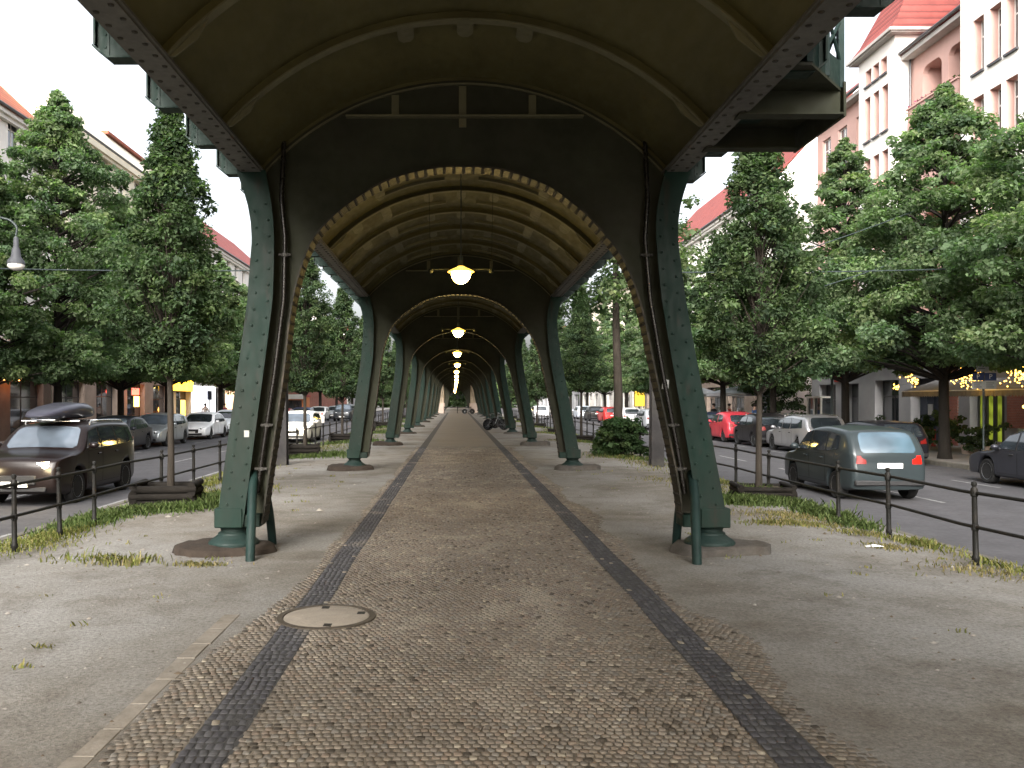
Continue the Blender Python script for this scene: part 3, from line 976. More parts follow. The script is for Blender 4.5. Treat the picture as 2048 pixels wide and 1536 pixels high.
def flange_mesh(rivets):
    m = MB(); P = [Vector((a, 0, b)) for a, b in INC]
    vs = []
    nn = []
    for i, p in enumerate(P):
        d = (P[min(i + 1, len(P) - 1)] - P[max(0, i - 1)]).normalized()
        nrm = Vector((d.z, 0, -d.x))     # towards the opening
        nn.append(nrm)
        for yy, h in ((-.15, 0), (.15, 0), (.15, .022), (-.15, .022)):
            q_ = p + nrm * h; vs.append((q_.x, yy, q_.z))
    m.add(vs, [(4 * i + k, 4 * i + (k + 1) % 4, 4 * i + 4 + (k + 1) % 4, 4 * i + 4 + k) for i in range(len(P) - 1) for k in range(4)])
    if rivets:
        L = 0
        step = .118
        nxt = .1
        for i in range(len(P) - 1):
            seg = (P[i + 1] - P[i]).length
            while nxt <= L + seg:
                t_ = (nxt - L) / seg
                p = P[i].lerp(P[i + 1], t_) + nn[i] * .022
                for yy in (-.12, -.06, .0, .06, .12): m.rivet((p.x, yy, p.z), nn[i], .024, .013, 1)
                nxt += step
            L += seg
    return m.mesh('arch_flange', [M['flange'], M['rivet_shade']])


random.seed(11)
cache = {}
for k, yk in enumerate(YP):
    rv = k < 3
    if ('p', rv) not in cache:
        cache[('p', rv)] = (portal_mesh(rv), flange_mesh(rv), column_mesh(CL, -1, rv), column_mesh(CR, 1, rv))
        if not rv or 'ped' not in cache:
            cache['ped'] = [(shoe_mesh(t_, s_), *pedestal_mesh(t_, s_)) for t_, s_ in ((CL, -1), (CR, 1))]
            cache['pl'] = [plinth_mesh(-1, False), plinth_mesh(1, False)]
    pm, fm, cl, cr = cache[('p', rv)]
    po = link('portal_plate', pm, via, (0, yk, 0))
    link('arch_flange', fm, po)
    for j, cm in ((0, cl), (1, cr)):
        co = link('column', cm, via, (0, yk, 0))
        sh, pe, pcx = cache['ped'][j]
        link('column_shoe', sh, co); link('pedestal', pe, co)
        sidew = 'left' if j == 0 else 'right'
        ordn = ['nearest', 'second', 'third', 'fourth', 'fifth', 'sixth', 'seventh', 'eighth', 'ninth', *['x'] * 20][k]
        p = link('plinth', cache['pl'][j], None, (pcx, yk, 0))
        if k: p.scale = (1.0, 1.0, 1.0 + .25 * (k % 3))
        if k > 8: tag(p, 'one of the tiny far footings under the columns beyond the stone piers', 'footing', 'stone footings under the viaduct columns')
        else: tag(p, f'half buried {"brown" if j == 0 else "grey"} stone footing under the {ordn} column on the {sidew} of the path', 'footing', 'stone footings under the viaduct columns')

# downpipes and guard legs at the nearest portal
for tab, s in ((CL, -1), (CR, 1)):
    m = MB()
    pts = [(sm_edge(tab, z, 2) - s * (.115 if z > 1.4 else .10), Y0 - .10, z) for z in (.72, 1.24, 2.2, 3.08, 3.82, 4.3)]
    pts.append((pts[-1][0] - s * .03, Y0 - .1, 5.0))
    m.tube(pts, .028, 10)
    dp = m.build('downpipe', M['zinc'], via, 40)
    m = MB()
    for z in (1.02, 1.55, 3.62):
        x = sm_edge(tab, z, 2) - s * .11
        m.tube([(x - .075, Y0 - .12, z), (x + .075, Y0 - .12, z)], .016, 6)
        m.lathe([(.044, z - .02), (.044, z + .02)], 10, (x, Y0 - .1, 0))
    m.build('pipe_clamp', M['clamp'], dp, 40)
    if s < 0: legs = [[(-2.63, 10.52, .95), (-2.615, 10.42, .90), (-2.59, 10.26, .74), (-2.56, 10.08, .42), (-2.53, 9.89, -.03)], [(-2.62, 10.56, .95), (-2.59, 10.68, .90), (-2.56, 10.82, .70), (-2.53, 10.95, .36), (-2.52, 11.06, -.03)]]
    else: legs = [[(2.73, 10.52, .95), (2.715, 10.42, .90), (2.69, 10.24, .74), (2.63, 9.98, .42), (2.57, 9.70, -.03)], [(2.73, 10.56, .95), (2.71, 10.68, .90), (2.69, 10.82, .70), (2.68, 10.95, .36), (2.68, 11.06, -.03)]]
    for L in legs:
        m = MB(); m.tube(catmull(L, 5), .055, 12)
        m.build('guard_leg', M['green2'], via, 40)
for k in ():
    for tab, s in ((CL, -1), (CR, 1)):
        m = MB(); pts = [(sm_edge(tab, z, 2) - s * .115, YP[k] - .10, z) for z in (.3, 1.24, 2.2, 3.08, 3.82, 4.6)]
        m.tube(pts, .036, 8); m.build('downpipe', M['zinc'], via, 40)

# masonry end piers and what lies beyond
for s, lab in ((-1, 'tall pale sandstone pier left of the far end of the path'), (1, 'tall pale sandstone pier right of the far end of the path')):
    t = thing('stone_pier', lab, 'pier', (s * 2.35 - .05, YPIER + 3, 0), 0, 'stone piers at the far end of the viaduct')
    m = MB(); m.cbox(-.45, .45, -1.2, 1.2, 0, 5.3, .05); m.build('shaft', M['pier'], t)
    m = MB(); m.cbox(-.6 - (.5 if s < 0 else 0), .6 + (.5 if s > 0 else 0), -1.35, -1.21, 0, 1.5, .05); m.cbox(-.6, .6, -1.35, 1.35, 5.3, 5.7, .05); m.build('base_course', M['tan_wall'], t)
t = thing('steel_barrier', 'low dark steel barrier across the far end of the path', 'barrier', (0, YPIER + 1, 0))
m = MB(); m.tube([(-1.9, 0, .9), (1.9, 0, .9)], .05, 8); m.tube([(-1.9, 0, .5), (1.9, 0, .5)], .04, 8); m.build('rail', M['iron'], t)
for x in (-1.9, 0, 1.9):
    m = MB(); m.tube([(x, 0, 0), (x, 0, 1.0)], .05, 8); m.build('post', M['iron'], t)

# hanging lamps --------------------------------------------------------------
LZ = 4.04
lam = thing('hanging_lamp', 'x', 'lamp', (0, 0, 0), 0, 'sodium lamps hanging in a row under the vault')
m = MB(); m.lathe([(.05, .11), (.09, .085), (.16, .055), (.225, .02), (.225, .008), (.155, .03), (.05, .06)], 28); sh = m.build('lamp_shade', emit('glowing_lamp_shade', (1, .58, .08), .65), lam, 40)
m = MB(); m.lathe([(.155, .005), (.165, -.03), (.15, -.09), (.11, -.15), (.06, -.185), (1e-6, -.195)], 28); gl = m.build('globe', emit('sodium_globe', (1, .66, .20), 22), lam, 60)
m = MB(); m.tube([(0, 0, .1), (0, 0, .28)], .035, 10); m.tube([(0, 0, .25), (0, 0, 1.72)], .009, 8); m.build('hanging_rod', M['lampiron'], lam)
for sx in (-.52, .52):
    m = MB(); m.tube([(sx, 0, .06), (sx * .38, 0, .06)], .012, 6); m.ball((sx, 0, .03), .045, 8); m.tube([(sx, 0, .06), (sx * 1.05, 0, 1.35)], .004, 5)
    m.build('crossbar', M['portal'], lam)
lamps = [lam] + [copy_tree(lam) for _ in range(18)]
labs = ['glowing yellow lamp hanging just above the camera under the vault', 'large glowing yellow lamp hanging nearest in the row under the vault',
        'second glowing yellow lamp along the row under the vault', 'third glowing yellow lamp along the row under the vault', 'fourth small glowing lamp along the row under the vault',
        'fifth small glowing lamp along the row under the vault']
for i, o in enumerate(lamps):
    yy = 14.69 + SP * (i - 1)
    o.location = (CX + [.05, .077, .055, .04, .05, 0, 0, 0, 0, -.1, -.1, -.15, -.2, -.2, -.3, -.4, -.4, -.4, -.4][i] + (0 if i < 4 else .0), yy, LZ)
    o['label'] = labs[i] if i < 6 else 'one of the tiny far lamps merging into a glowing line under the vault'
    L = bpy.data.lights.new('lamp_and_fill_light', 'POINT'); L.energy = 11; L.color = (1, .72, .20); L.shadow_soft_size = .14
    lo = link('lamp_and_fill_light', L, o, (0, 0, -.32))
    vault_fill = bpy.data.lights.new('lamp_and_fill_light', 'POINT'); vault_fill.energy = 2.4; vault_fill.color = (1, .72, .20); vault_fill.shadow_soft_size = .05  # added fill above the opaque shade, makes a glow on the vault
    lo = link('lamp_and_fill_light', vault_fill, o, (0, 0, .24))

m = MB(); m.prism([(-.045, -.06), (.04, -.055), (.05, .05), (-.03, .07)], -.003, 0)
o = m.build('sticker', M['paper'], via, None, (sm_edge(CR, 2.05, 2) - .09, Y0 - .0145, 2.05))
m = MB(); m.prism([(-.03, -.04), (.03, -.04), (.03, .04), (-.03, .04)], -.003, 0)
o = m.build('sticker', M['greysign'], via, None, (sm_edge(CL, 1.7, 1) + .15, Y0 - .2055, 1.45))

# ------------------------------------------------------------------ railings
def railing(nm, label, X, posts):
    y_mid = posts[0]
    t = thing('iron_railing', label, 'railing', (X, y_mid, 0), 0, 'iron railings between the gravel and the roads')
    pm = MB()
    pm.lathe([(.034, -.35), (.034, .05), (.042, .06), (.042, .10), (.033, .115), (.031, .40), (.040, .41), (.040, .47), (.031, .48), (.029, .80), (.040, .81), (.044, .85), (.036, .90), (.018, .92), (.033, .945), (.028, .975), (1e-6, .985)], 12)
    pme = pm.mesh('post', M['iron'], 40)
    rr = random.Random(3)
    for y in posts:
        o = link('post', pme, t, (0, y - y_mid, strip_z(X, y)))
        o.rotation_euler = (R(rr.uniform(-1, 1)), R(rr.uniform(-1.2, 1.2)), rr.random() * 6)
    for h in (.455, .855):
        m = MB(); ys_ = np.linspace(posts[0] - 1.0, posts[-1], 60)
        m.tube([(.012 * math.sin(y * 1.7 + h), y - y_mid, strip_z(X, y) + h + .006 * math.sin(y * 2.3)) for y in ys_], .021, 8)
        m.build('rail', M['iron'], t, 40)
    return t


s_ = 1.1212
XFL, XFR = CX - 4.96 * s_, CX + 5.45 * s_
pl = [9.63 * s_ - 2.5, 9.63 * s_ - 1.24, 9.63 * s_, 10.73 * s_, 11.75 * s_, 14.4 * s_, 16.2 * s_, 18 * s_]
while pl[-1] < 108: pl.append(pl[-1] + 1.95)
pr_ = [9.0 * s_ - 4.0, 9.0 * s_ - 2.0, 9.0 * s_, 10.81 * s_, 12.24 * s_, 16.73 * s_]
pr_.insert(5, 15.0 * s_)
while pr_[-1] < 108: pr_.append(pr_[-1] + 1.95)
railing('left', 'black iron two bar railing along the left edge of the gravel', XFL, pl)
railing('right', 'black iron two bar railing along the right edge of the gravel', XFR, pr_)


# ------------------------------------------------------------------ foliage
def leaves(seed, centres, radii, counts, size, tones, flat=.55, stretch=1.0):
    """leaf blades (4-corner) gathered in clumps; returns arrays for np_mesh"""
    g = np.random.default_rng(seed)
    C = np.repeat(np.array(centres), counts, 0); Rr = np.repeat(np.array(radii), counts); T = np.repeat(np.array(tones), counts, 0)
    N = len(C)
    d = g.normal(0, 1, (N, 3)); d /= np.linalg.norm(d, axis=1)[:, None]
    rr = Rr * g.random(N) ** .45
    pos = C + d * rr[:, None] * np.array([1, 1, flat])
    nrm = g.normal(0, .55, (N, 3)) + d * .5 + np.array([0, 0, .75]); nrm /= np.linalg.norm(nrm, axis=1)[:, None]
    ax = g.normal(0, 1, (N, 3)) + d * .8 - np.array([0, 0, .35])
    ax -= nrm * (ax * nrm).sum(1)[:, None]; ax /= np.linalg.norm(ax, axis=1)[:, None] + 1e-9
    sd = np.cross(nrm, ax)
    L = size * np.exp(g.normal(0, .32, N))[:, None]; W = L * g.uniform(.55, .8, N)[:, None] * stretch
    droop = nrm * L * .12
    V = np.stack([pos - ax * L * .5, pos - sd * W * .5 + ax * L * .05 + droop, pos + ax * L * .5 - droop, pos + sd * W * .5 + ax * L * .05 + droop], 1)
    V2 = V.reshape(-1, 3)
    o = (np.arange(N) * 4)[:, None]
    f = np.concatenate([o + np.array([[0, 1, 2]]), o + np.array([[0, 2, 3]])], 1).ravel()
    col = T * g.uniform(.72, 1.28, (N, 1)) * (1 + g.normal(0, .03, (N, 3)))
    return V2, f, np.full(N * 2, 3), np.repeat(np.clip(col, .004, 1), 4, 0)


def shade(col, lo, hi, g):
    f = g.uniform(lo, hi); h = g.uniform(-.05, .05)
    return [col[0] * f * (1 + h), col[1] * f, col[2] * f * (1 - h)]


LIME = [(.122, .170, .088), (.104, .148, .080), (.158, .205, .102), (.084, .122, .070), (.128, .176, .100)]
HORN = [(.060, .090, .042), (.050, .076, .038), (.076, .110, .050), (.043, .066, .036)]


def lime_tree_mesh(seed, H, Wd, z0, nclump=210, per=125, size=.17, pal=LIME, rough=.24):
    g = random.Random(seed); cs, rs, ts, ct = [], [], [], []
    lim = MB(); lim.tube([(0, 0, -.2), (0, 0, .25), (.02, 0, 1.2), (.03, .02, z0), (-.03, .04, z0 + (H - z0) * .45), (0, 0, H * .93)], [.27, .20, .165, .15, .09, .015], 10)
    ph = [g.random() * 6.28 for _ in range(6)]
    for i in range(nclump):
        t = g.random() ** 1.05
        a = g.random() * 6.28
        env = (1 - t) ** .88 * (1 - math.exp(-(t + .035) * 11))
        lob = 1 + rough * (math.sin(a * 3 + ph[0] + t * 9) * .5 + math.sin(a * 2 + ph[1] - t * 14) * .6 + .5 * math.sin(t * 23 + ph[2]))
        rmax = Wd / 2 * env * lob * 1.22
        rr = rmax * (1 - .55 * g.random() ** 1.7)
        z = z0 + (H - z0) * t - .25 * rr / (Wd / 2) * g.random() * (1 if t < .6 else .4)
        if t < .14: z -= .55 * max(0, math.sin(a * 3 + ph[3])) * (rr / (Wd / 2))
        p = (rr * math.cos(a), rr * math.sin(a), z)
        rad = (.24 + .42 * g.random()) * (.5 + .6 * (1 - t)) * Wd / 6.8
        if t > .93: rad *= .6
        cs.append(p); rs.append(rad); ts.append(shade(pal[g.randrange(len(pal))], .75, 1.25, g)); ct.append(max(12, int(per * (rad / .6) ** 1.6)))
        if i % 3 == 0:
            zz = max(z0 * .8, z - .35 * rr - .2)
            lim.tube([(0, 0, zz), (p[0] * .5, p[1] * .5, (zz + z) / 2 + .1), p], [.055, .035, .012], 5)
    # leader shoots at the very top
    for k in range(7):
        z = H - .18 * k; cs.append((g.uniform(-.1, .1) * k, g.uniform(-.1, .1) * k, z)); rs.append(.16 + .06 * k); ts.append(pal[2]); ct.append(10 + 9 * k)
    V, f, s, t = leaves(seed, cs, rs, ct, size, ts)
    return np_mesh('crown', V, f, s, M['leaf'], t), lim.mesh('trunk', M['bark'], 60)


def hornbeam_mesh(seed, H, Wd, z0, n=300, per=62, size=.088):
    g = random.Random(seed); cs, rs, ts, ct = [], [], [], []
    lim = MB(); lim.tube([(0, 0, -.1), (.01, 0, .9), (-.01, .01, z0), (.03, 0, z0 + 1.6), (0, .02, H * .9)], [.075, .058, .050, .038, .01], 10)
    ph = g.random() * 6
    for i in range(n):
        t = g.random() ** .95; a = g.random() * 6.28
        env = min(1, (t + .04) * 4.2) ** .8 * (1 - max(0, t - .15) / .87) ** .86
        lob = 1 + .16 * math.sin(a * 3 + ph + t * 11) + .14 * math.sin(t * 31 + a * 2)
        rmax = Wd / 2 * env * lob
        rr = rmax * (1 - .6 * g.random() ** 1.5)
        z = z0 + (H - z0) * t
        p = (rr * math.cos(a), rr * math.sin(a), z)
        cs.append(p); rs.append(.13 + .17 * g.random() * (1.1 - .5 * t)); ts.append(shade(HORN[g.randrange(4)], .7, 1.3, g)); ct.append(max(8, int(per * g.uniform(.5, 1.4) * (1 - .3 * t))))
        if i % 3 == 0:
            zb = max(z0 - .25, z - rr * 1.5 - .3)
            lim.tube([(0, 0, zb), (p[0] * .4, p[1] * .4, zb + (z - zb) * .5), p], [.020, .012, .005], 5)
    V, f, s, t = leaves(seed, cs, rs, ct, size, ts, flat=.8, stretch=.85)
    return np_mesh('crown', V, f, s, M['leafh'], t), lim.mesh('trunk', M['barkpale'], 60)


def tree(kind, label, cat, meshes, x, y, z, sc=1.0, rz=0.0, group=None, szc=None):
    t = thing(kind, label, cat, (x, y, z), rz, group)
    t.scale = (sc, sc, szc or sc)
    link('trunk', meshes[1], t); link('crown', meshes[0], t)
    return t


limeA = lime_tree_mesh(21, 14.0, 8.6, 3.15, 600, 230, .125)
limeB = lime_tree_mesh(22, 12.6, 8.6, 3.3, 580, 230, .125)
limeC = lime_tree_mesh(23, 13.0, 7.4, 3.4, 430, 190, .15)
limeD = lime_tree_mesh(24, 11.0, 7.4, 3.3, 280, 95, .25)
hornA = hornbeam_mesh(31, 7.05, 2.3, 2.45, 520, 88, .074)
hornB = hornbeam_mesh(32, 7.6, 2.45, 2.25, 540, 88, .074)
hornC = hornbeam_mesh(33, 6.9, 2.7, 2.0, 330, 50, .12)

GL, GR = 'lime trees along the left pavement', 'lime trees along the right pavement'
ORD = ['nearest', 'second', 'third', 'fourth', 'fifth', 'sixth', 'seventh', 'eighth', 'ninth', 'tenth', 'eleventh', 'twelfth']
left = [(-15.75, 33.5, limeA, 1.0, .2), (-16.2, 41, limeB, .93, 1.4), (-16.9, 30.2, limeC, .86, 2.2), (-16.2, 47.6, limeC, 1.0, .7), (-16.2, 58.5, limeD, 1.05, 3), (-16.2, 68, limeB, .9, 4), (-16.2, 78, limeD, 1.1, 2), (-16.2, 89, limeC, .95, 5), (-16.2, 101, limeD, 1.1, 1), (-16.2, 115, limeD, 1.15, 4), (-16.2, 132, limeD, 1.2, .5), (-16.2, 152, limeD, 1.2, 3.3)]
lab = ['tall lime tree with a pointed crown before the red tiled roof on the left', 'lime tree with a dark trunk behind the car with the roof box', 'lime tree cut off by the left edge of the picture behind the street lamp']
for i, (x, y, ms, sc, rz) in enumerate(left):
    tree('lime_tree', lab[i] if i < 3 else f'{ORD[i]} lime tree along the left pavement, half hidden behind nearer trees', 'tree', ms, x, y, PAVZ, sc, rz, GL)
right = [(16.35, 29.0, limeB, 1.0, 2.6), (16.3, 36.3, limeC, 1.0, .9), (16.9, 23.2, limeB, .95, 4.4), (16.3, 44.5, limeC, .98, 2.5), (16.3, 53, limeD, 1.1, .4), (16.3, 62, limeD, 1.1, 5), (16.3, 72, limeB, .9, 1.1), (16.3, 83, limeD, 1.1, 3.8), (16.3, 95, limeC, .95, 2.2), (16.3, 108, limeD, 1.15, .2), (16.3, 124, limeD, 1.2, 4.8), (16.3, 145, limeD, 1.2, 1.9)]
lab = ['broad lime tree with a dark trunk before the awning on the right', 'lime tree with a pointed crown before the white tower bay', 'lime tree cut off by the right edge of the picture above the parked dark car']
for i, (x, y, ms, sc, rz) in enumerate(right):
    tree('lime_tree', lab[i] if i < 3 else f'{ORD[i]} lime tree along the right pavement, half hidden behind nearer trees', 'tree', ms, x, y, PAVZ, sc, rz, GR)

GH = 'hornbeams in wooden planters beside the gravel'
hl = [(CX - 5.1, 15.3, hornA, 1, .3), (CX - 5.12, 29, hornB, 1.0, 1.9), (CX - 5.12, 38.5, hornC, 1.0, 4), (CX - 5.15, 49, hornC, 1.0, 1), (CX - 5.15, 60, hornC, 1.05, 3), (CX - 5.15, 73, hornC, 1, 5), (CX - 5.15, 88, hornC, 1.05, 2)]
hr = [(CX + 5.85, 16.6, hornB, 1, 4.1), (CX + 5.75, 39.5, hornA, 1.0, 2.2), (CX + 5.75, 49.5, hornC, 1.05, 0), (CX + 5.75, 61, hornC, 1.0, 3), (CX + 5.75, 75, hornC, 1.05, 5), (CX + 5.75, 90, hornC, 1, 1)]
plm = []
random.seed(5)


def planter_mesh(w_, d_, rows, lr):
    m = MB(); 
    for k in range(rows):
        z = lr + k * lr * 1.86
        for s in (-1, 1):
            e = random.uniform(.02, .08)
            m.tube([(-w_ / 2 - e, s * d_ / 2, z), (0, s * d_ / 2 + random.uniform(-.01, .01), z + random.uniform(-.006, .006)), (w_ / 2 + random.uniform(.02, .08), s * d_ / 2, z)], lr, 9)
            m.tube([(s * w_ / 2, -d_ / 2 - .05, z + lr * .9), (s * w_ / 2, d_ / 2 + .05, z + lr * .9)], lr * .96, 9)
    return m


plL = planter_mesh(.98, .80, 3, .068); plR = planter_mesh(.96, .8, 3, .05)
plLm, plRm = plL.mesh('log_wall', M['log'], 50), plR.mesh('log_wall', M['log'], 50)
sm_ = MB(); n = 14
vs = []
for j in range(n):
    for i in range(n):
        x, y = -.46 + .92 * i / (n - 1), -.38 + .76 * j / (n - 1)
        vs.append((x, y, .26 + .05 * mnoise.noise((x * 6, y * 6, 1)) + .04 * (1 - (x * x + y * y) * 3)))
sm_.add(vs, [(j * n + i, j * n + i + 1, (j + 1) * n + i + 1, (j + 1) * n + i) for j in range(n - 1) for i in range(n - 1)])
soilm = sm_.mesh('soil', M['soil'], 60)
for side, lst, pm, gsc in (('left', hl, plLm, 1), ('right', hr, plRm, 1)):
    for i, (x, y, ms, sc, rz) in enumerate(lst):
        z = strip_z(x, y)
        tree('hornbeam_tree', f'{ORD[i]} slim upright hornbeam on the {side} edge of the gravel, growing from a log planter', 'tree', ms, x, y, z, sc, rz, GH)
        p = thing('log_planter', f'dark log planter round the {ORD[i]} hornbeam on the {side}', 'planter', (x - (.05 if side == 'left' else -.06), y, z), .12 if side == 'left' else -.1, 'log planters round the young trees')
        link('log_wall', pm, p); link('soil', soilm, p).scale = (1, 1, 1 if side == 'left' else .8)

# tall mature tree and the bush in front of it on the right
t = thing('mature_tree', 'mature tree with a long bare straight trunk behind the green bush on the right', 'tree', (CX + 5.75, 30.6, -.1))
m = MB(); m.tube([(0, 0, -.2), (0, 0, .2), (.02, 0, 2.2), (-.06, 0, 4.6), (-.08, 0, 7.5)], [.24, .175, .155, .13, .09], 12); m.build('trunk', M['barkpale'], t, 60)
g = random.Random(9); cs, rs, ts, ct = [], [], [], []
for i in range(150):
    a = g.random() * 6.28; rr = 2.6 * g.random() ** .5; z = 5.0 + 4 * g.random() + .25 * (2.6 - rr)
    if rr < .8 and z < 5.4: continue
    cs.append((rr * math.cos(a), rr * math.sin(a), z)); rs.append(.35 + .3 * g.random()); ts.append(shade(LIME[g.randrange(5)], .55, .9, g)); ct.append(70)
V, f, s, tt = leaves(91, cs, rs, ct, .15, ts); link('crown', np_mesh('crown', V, f, s, M['leaf'], tt), t)
b = thing('bush', 'dense dark green bush by the right railing in front of the dark steel post', 'bush', (CX + 5.55, 28.8, 0))
cs, rs, ts, ct = [], [], [], []
for i in range(95):
    a = g.random() * 6.28; u = g.random(); rr = .88 * (1 - .45 * u ** 2) * g.random() ** .4
    cs.append((rr * math.cos(a), rr * math.sin(a) * .9, .12 + 1.2 * u * (1 - .25 * rr))); rs.append(.16 + .12 * g.random()); ts.append(shade(((.05, .085, .035), (.04, .07, .03), (.07, .105, .045))[g.randrange(3)], .55, 1.1, g)); ct.append(75)
V, f, s, tt = leaves(92, cs, rs, ct, .10, ts); link('foliage', np_mesh('foliage', V, f, s, M['leaf'], tt), b)
m = MB()
for i in range(26):
    c = cs[i * 3]; m.tube([(c[0] * .2, c[1] * .2, 0), (c[0] * .6, c[1] * .6, c[2] * .6), c], [.02, .013, .006], 5)
m.build('stems', M['bark'], b)

# trees closing the end of the street, read as one mass
cs, rs, ts, ct = [], [], [], []
for i in range(420):
    x = g.uniform(-60, 60) if i < 260 else g.uniform(-24, 24); cs.append((x, 240 + g.uniform(-6, 3), -.3 + (11 * g.random() ** .8 if i < 260 else 3.0 * g.random()))); rs.append(1.2 + 1.2 * g.random()); ts.append(shade(LIME[g.randrange(5)], .6, 1.1, g)); ct.append(60)
V, f, s, tt = leaves(93, cs, rs, ct, .8, ts)
tag(link('distant_trees', np_mesh('distant_trees', V, f, s, M['leaf'], tt)), 'mass of green trees closing the far end of the street', 'trees', kind='stuff')


# grass and weeds -------------------------------------------------------------
def grass(nm, label, patches, seed):
    g = np.random.default_rng(seed); Vs, Ts = [], []
    for (x, y, rx, ry, n, h, pal) in patches:
        n = int(n * .72)
        px = g.normal(0, .5, n) * rx + x; py = g.normal(0, .5, n) * ry + y
        z = np.array([strip_z(a, b) for a, b in zip(px, py)]) - .004
        hh = h * g.uniform(.35, 1.25, n); a = g.random(n) * 6.28; lean = hh * g.uniform(.1, .9, n)
        wv = .006 + hh * .035
        dx, dy = np.cos(a), np.sin(a)
        base = np.stack([px, py, z], 1); sd = np.stack([-dy, dx, 0 * dx], 1) * wv[:, None]
        tip = base + np.stack([dx * lean, dy * lean, hh], 1); mid = base + np.stack([dx * lean * .35, dy * lean * .35, hh * .62], 1)
        Vs.append(np.stack([base - sd, base + sd, mid + sd * .8, tip, mid - sd * .8], 1).reshape(-1, 3))
        c = np.array(pal)[g.integers(0, len(pal), n)] * g.uniform(.7, 1.25, (n, 1)); Ts.append(np.repeat(c, 5, 0))
    V = np.concatenate(Vs); T = np.concatenate(Ts); N = len(V) // 5
    f = ((np.arange(N) * 5)[:, None] + np.arange(5)[None]).ravel()
    tag(link(nm, np_mesh(nm, V, f, np.full(N, 5), M['grass'], T)), label, 'grass', kind='stuff')


GREEN = [(.075, .112, .032), (.092, .13, .040), (.062, .09, .03), (.12, .15, .055)]
DRY = [(.21, .17, .07), (.17, .15, .06), (.24, .20, .10), (.13, .13, .05)]
YG = [(.16, .165, .045), (.13, .15, .04), (.20, .18, .07)]
P = []
P += [(-5.2, 14.6, .85, .55, 2600, .13, GREEN), (-4.35, 15.4, .45, .7, 2200, .17, GREEN), (-5.95, 13.7, .55, 1.2, 2600, .10, GREEN), (-5.9, 12.1, .5, 1.0, 1500, .075, YG), (-6.1, 10.6, .35, 1.1, 900, .05, YG), (-5.5, 11.2, .5, .9, 600, .05, YG),
      (-4.95, 16.9, .9, 1.0, 1100, .07, YG), (-4.4, 17.9, .5, .7, 800, .07, YG), (-3.95, 9.75, .40, .26, 260, .09, DRY + YG), (-4.4, 9.95, .5, .3, 170, .08, YG), (-3.05, 9.62, .30, .12, 380, .045, DRY), (-5.9, 19, .5, 2.5, 1800, .08, YG)]
for y in (29, 38.5, 49, 60, 73, 88):
    P += [(-5.2, y - .6, 1.3, .9, 1500, .14, GREEN), (-4.3, y + .2, .7, 1.3, 900, .13, GREEN), (-5.8, y + 3.5, .6, 3.5, 1100, .10, YG), (-4.8, y + 5, .8, 3, 500, .08, YG)]
P += [(-6.25, 24, .25, 5, 1500, .08, YG), (-5.6, 23.5, .5, 2.5, 700, .07, YG)]
g0 = np.random.default_rng(77)
for _ in range(40): P.append((g0.uniform(-5.3, -2.6), g0.uniform(5, 24), .10, .07, int(g0.integers(6, 28)), .045, YG + DRY))
grass('grass', 'patchy green and yellowing grass along the left railing', P, 4)
P = [(5.6, 16.0, .85, .45, 2400, .15, GREEN), (5.0, 15.6, .5, .5, 1500, .12, GREEN), (6.1, 14.6, .45, .9, 1700, .12, GREEN), (5.75, 16.7, .30, .28, 500, .26, GREEN), (6.0, 13.2, .35, .5, 700, .11, GREEN), (5.3, 14.0, .85, .7, 1500, .05, DRY), (4.9, 12.9, .75, .35, 1300, .055, DRY + YG),
     (5.6, 12.2, .5, .35, 600, .05, DRY + YG), (6.1, 11.6, .35, .5, 500, .08, YG), (5.4, 11.0, .4, .3, 380, .05, DRY), (6.25, 10.2, .3, .9, 420, .07, YG), (5.7, 9.6, .6, .5, 420, .05, DRY), (5.35, 18.5, .7, 1.6, 1000, .06, YG + DRY), (6.2, 20, .3, 3, 900, .08, YG), (4.6, 20, .6, .8, 260, .05, DRY), (5.5, 25, .8, 3, 700, .07, DRY + YG)]
for y in (28.8, 39.5, 49.5, 61, 75, 90):
    P += [(5.6, y - .6, 1.1, .9, 1100, .12, YG + GREEN), (5.9, y + 4, .6, 3.5, 900, .08, YG), (4.7, y, .7, 1.2, 500, .06, DRY)]
for _ in range(46): P.append((g0.uniform(2.9, 6.0), g0.uniform(5, 24), .10, .07, int(g0.integers(5, 24)), .04, YG + DRY))
grass('grass', 'dry yellow grass with greener tufts along the right railing', P, 5)

